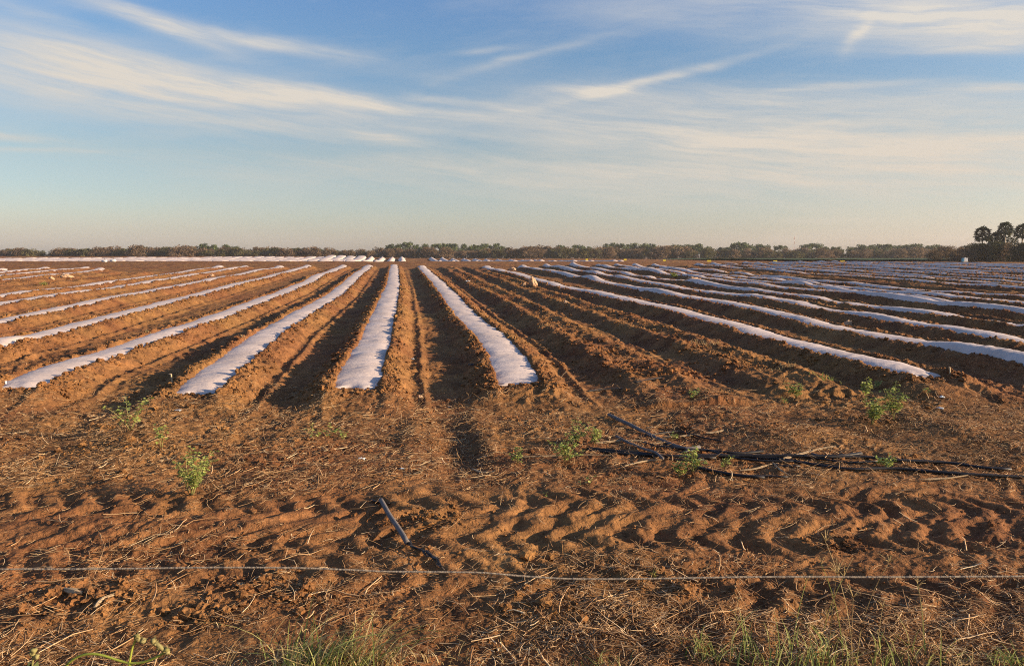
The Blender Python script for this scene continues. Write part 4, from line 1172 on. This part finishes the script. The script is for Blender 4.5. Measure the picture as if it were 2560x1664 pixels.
# radio mast
D = 1400; x, y, z = at_depth(1986, 592, D); g = float(macro(np.array([x]), np.array([y]))[0])
e = empty('radio_mast', (x, y, g), 'thin red and white lattice mast rising above the trees', 'mast')
hm = z - g; nb = 8
for i in range(nb):
    mb = MB(); za, zb = hm * i / nb, hm * (i + 1) / nb; wq = .55
    for (sx, sy) in ((-1, -1), (1, -1), (0, 1)):
        mb.tube([(sx * wq, sy * wq, za), (sx * wq, sy * wq, zb)], .16, 4, .5)
    m_ = 4
    for k in range(m_):
        z1, z2 = za + (zb - za) * k / m_, za + (zb - za) * (k + 1) / m_
        for (a, b) in (((-1, -1), (1, -1)), ((1, -1), (0, 1)), ((0, 1), (-1, -1))):
            mb.tube([(a[0] * wq, a[1] * wq, z1), (b[0] * wq, b[1] * wq, z2)], .09, 3, .5, cap=False)
    mb.build('lattice_section', REDSTEEL if i % 2 == 1 else WHITESTEEL, e)

# ------------------------------------------------------------------ sky and sun
SUN_EL = math.radians(14.5); SUN_AZ = math.radians(-9)       # azimuth from +X towards +Y
sd = (math.cos(SUN_EL) * math.cos(SUN_AZ), math.cos(SUN_EL) * math.sin(SUN_AZ), math.sin(SUN_EL))
sl = bpy.data.lights.new('sun', 'SUN'); so = bpy.data.objects.new('sun', sl); COL.objects.link(so)
sl.energy = 4.7; sl.angle = math.radians(.6); sl.color = (1, .76, .50)
import mathutils
so.rotation_euler = mathutils.Vector(sd).to_track_quat('Z', 'Y').to_euler(); so.location = (30, -5, 20)

world = bpy.data.worlds.new('World'); scene.world = world; world.use_nodes = True
nt = world.node_tree; nt.nodes.clear()
out = nt.nodes.new('ShaderNodeOutputWorld'); bg = nt.nodes.new('ShaderNodeBackground')
sky = nt.nodes.new('ShaderNodeTexSky'); sky.sky_type = 'NISHITA'; sky.sun_disc = False
sky.sun_elevation = SUN_EL; sky.sun_rotation = math.pi / 2 - SUN_AZ
sky.altitude = 50; sky.air_density = 1.0; sky.dust_density = 1.2; sky.ozone_density = 1.5
bg.inputs['Strength'].default_value = .064
tc = nt.nodes.new('ShaderNodeTexCoord'); sp = nt.nodes.new('ShaderNodeSeparateXYZ'); nt.links.new(tc.outputs['Generated'], sp.inputs[0])
az = math_(nt, 'ARCTAN2', sp.outputs[0], sp.outputs[1]); el = math_(nt, 'ARCSINE', sp.outputs[2])
# distortion
cmb = nt.nodes.new('ShaderNodeCombineXYZ'); nt.links.new(az, cmb.inputs[0]); nt.links.new(math_(nt, 'MULTIPLY', el, 3.2), cmb.inputs[1])
nd = nt.nodes.new('ShaderNodeTexNoise'); nd.inputs['Scale'].default_value = 5; nd.inputs['Detail'].default_value = 4; nd.inputs['Roughness'].default_value = .55; nt.links.new(cmb.outputs[0], nd.inputs['Vector'])
sc_ = nt.nodes.new('ShaderNodeSeparateColor'); nt.links.new(nd.outputs['Color'], sc_.inputs[0])
az2 = math_(nt, 'ADD', az, math_(nt, 'MULTIPLY', math_(nt, 'SUBTRACT', sc_.outputs[0], .5), .055))
el2 = math_(nt, 'ADD', el, math_(nt, 'MULTIPLY', math_(nt, 'SUBTRACT', sc_.outputs[1], .5), .022))
def stretched(rot, sx, sy, scale, detail=6, rough=.6):
    # fibres: noise stretched along a direction in the sky
    c, s = math.cos(rot), math.sin(rot)
    a = math_(nt, 'ADD', math_(nt, 'MULTIPLY', az2, c * sx), math_(nt, 'MULTIPLY', el2, s * sx))
    b = math_(nt, 'ADD', math_(nt, 'MULTIPLY', az2, -s * sy), math_(nt, 'MULTIPLY', el2, c * sy))
    k = nt.nodes.new('ShaderNodeCombineXYZ'); nt.links.new(a, k.inputs[0]); nt.links.new(b, k.inputs[1])
    n = nt.nodes.new('ShaderNodeTexNoise'); n.inputs['Scale'].default_value = scale; n.inputs['Detail'].default_value = detail; n.inputs['Roughness'].default_value = rough
    nt.links.new(k.outputs[0], n.inputs['Vector']); return n.outputs[0]
fib = stretched(-.12, 1, 13, 5.0, 9, .68)
fib2 = stretched(.10, 1, 5, 2.0)
wisps = [  # px, py, half length, half width, angle (deg, down to the right), strength   [2380-wide photo pixels]
    (330, 40, 190, 15, 15, .55), (560, 85, 260, 14, 5, .62), (450, 190, 390, 34, 8, .72), (760, 222, 200, 16, 6, .8), (150, 160, 260, 45, 4, .5), (300, 235, 400, 40, 3, .35),
    (1000, 226, 110, 8, 2, .35), (1500, 190, 220, 10, -11, .6), (1370, 213, 110, 9, 2, .45), (900, 322, 90, 13, 10, .55), (20, 312, 90, 10, 2, .5),
    (110, 350, 140, 6, -4, .3), (2200, 20, 420, 40, 8, .65), (1990, 78, 40, 13, -55, .45), (2260, 105, 160, 12, 6, .5), (1900, 235, 620, 38, 4, .45),
    (2000, 330, 620, 60, 5, .5), (1780, 225, 130, 12, 12, .3), (1150, 270, 320, 18, 5, .35), (1230, 135, 170, 9, -14, .28), (1130, 122, 70, 7, -5, .25), (1680, 60, 330, 40, 12, .18),
    (1250, 400, 1200, 50, 1, .35), (1950, 430, 700, 70, 1, .45), (1700, 300, 400, 40, 6, .3), (2300, 60, 250, 40, 10, .55), (1920, 512, 90, 8, 0, .28), (2330, 205, 100, 9, 4, .4), (1930, 203, 150, 7, 1, .35), (1180, 250, 60, 8, 10, .3), (60, 20, 120, 14, 12, .3), (1500, 330, 500, 16, 3, .22), (560, 290, 260, 18, 4, .3)]
tot = None
for (px, py, hl_, hw, ang, st) in wisps:
    X_, Y_, Z_ = ray(px * DS, py * DS); n_ = math.sqrt(X_ * X_ + Y_ * Y_ + Z_ * Z_)
    a0 = math.atan2(X_, Y_); e0 = math.asin(Z_ / n_)
    hl_ = hl_ * DS / F; hw = hw * DS / F; c, s = math.cos(math.radians(-ang)), math.sin(math.radians(-ang))
    da = math_(nt, 'SUBTRACT', az2, a0); de = math_(nt, 'SUBTRACT', el2, e0)
    al = math_(nt, 'ADD', math_(nt, 'MULTIPLY', da, c / hl_), math_(nt, 'MULTIPLY', de, s / hl_))
    ac = math_(nt, 'ADD', math_(nt, 'MULTIPLY', da, -s / hw), math_(nt, 'MULTIPLY', de, c / hw))
    q = math_(nt, 'ADD', math_(nt, 'MULTIPLY', al, al), math_(nt, 'MULTIPLY', ac, ac))
    g_ = math_(nt, 'MULTIPLY', math_(nt, 'EXPONENT', math_(nt, 'MULTIPLY', q, -1)), st)
    tot = g_ if tot is None else math_(nt, 'ADD', tot, g_)
fr = ramp(nt, fib, [(.33, (.45, .45, .45)), (.64, (1.25, 1.25, 1.25))])
dens = math_(nt, 'MULTIPLY', tot, fr)
bgw = ramp(nt, fib2, [(.45, (0, 0, 0)), (.75, (.35, .35, .35))])      # faint veil elsewhere
upm = ramp(nt, el, [(0, (0, 0, 0)), (.02, (1, 1, 1))])
dens = math_(nt, 'ADD', dens, math_(nt, 'MULTIPLY', bgw, upm), clamp=True)
cloudc = ramp(nt, math_(nt, 'MULTIPLY', el, 2.0), [(0, (4.5, 3.9, 3.2)), (.14, (4.75, 4.2, 3.5)), (.35, (4.9, 4.5, 3.95)), (.8, (4.8, 4.75, 4.6))])
tint = ramp(nt, math_(nt, 'MULTIPLY', el, 2.0), [(0, (1.08, 1.02, 1.30)), (.10, (1.0, .99, 1.12)), (.25, (.80, .88, .95)), (.5, (.74, .94, 1.12)), (.85, (.70, .98, 1.45))])
fin = mixc(nt, dens, mixc(nt, 1.0, sky.outputs[0], tint, 'MULTIPLY'), cloudc)
nt.links.new(fin, bg.inputs[0]); nt.links.new(bg.outputs[0], out.inputs[0])
world.cycles.sampling_method = 'MANUAL'; world.cycles.sample_map_resolution = 512

def haze():
    mb = MB(); boxv(mb, (0, 700, 21), (2600, 2200, 54), .5)
    m = bpy.data.materials.new('haze'); m.use_nodes = True; t = m.node_tree; t.nodes.clear()
    o_ = t.nodes.new('ShaderNodeOutputMaterial'); v_ = t.nodes.new('ShaderNodeVolumePrincipled')
    v_.inputs['Density'].default_value = HAZE; v_.inputs['Color'].default_value = (.86, .84, .86, 1); v_.inputs['Anisotropy'].default_value = .2
    t.links.new(v_.outputs[0], o_.inputs['Volume'])
    o = mb.build('haze', m, None, False); tag(o, kind='stuff', label='thin warm evening haze over the far field and scrub', cat='haze')
HAZE = .00022
if HAZE: haze()
vs_ = scene.view_settings; vs_.view_transform = 'Standard'; vs_.look = 'None'; vs_.exposure = 1.23; vs_.gamma = 1
scene.cycles.max_bounces = 5; scene.cycles.diffuse_bounces = 3; scene.cycles.use_denoising = False; scene.cycles.filter_width = 1.05; scene.cycles.sample_clamp_indirect = 4
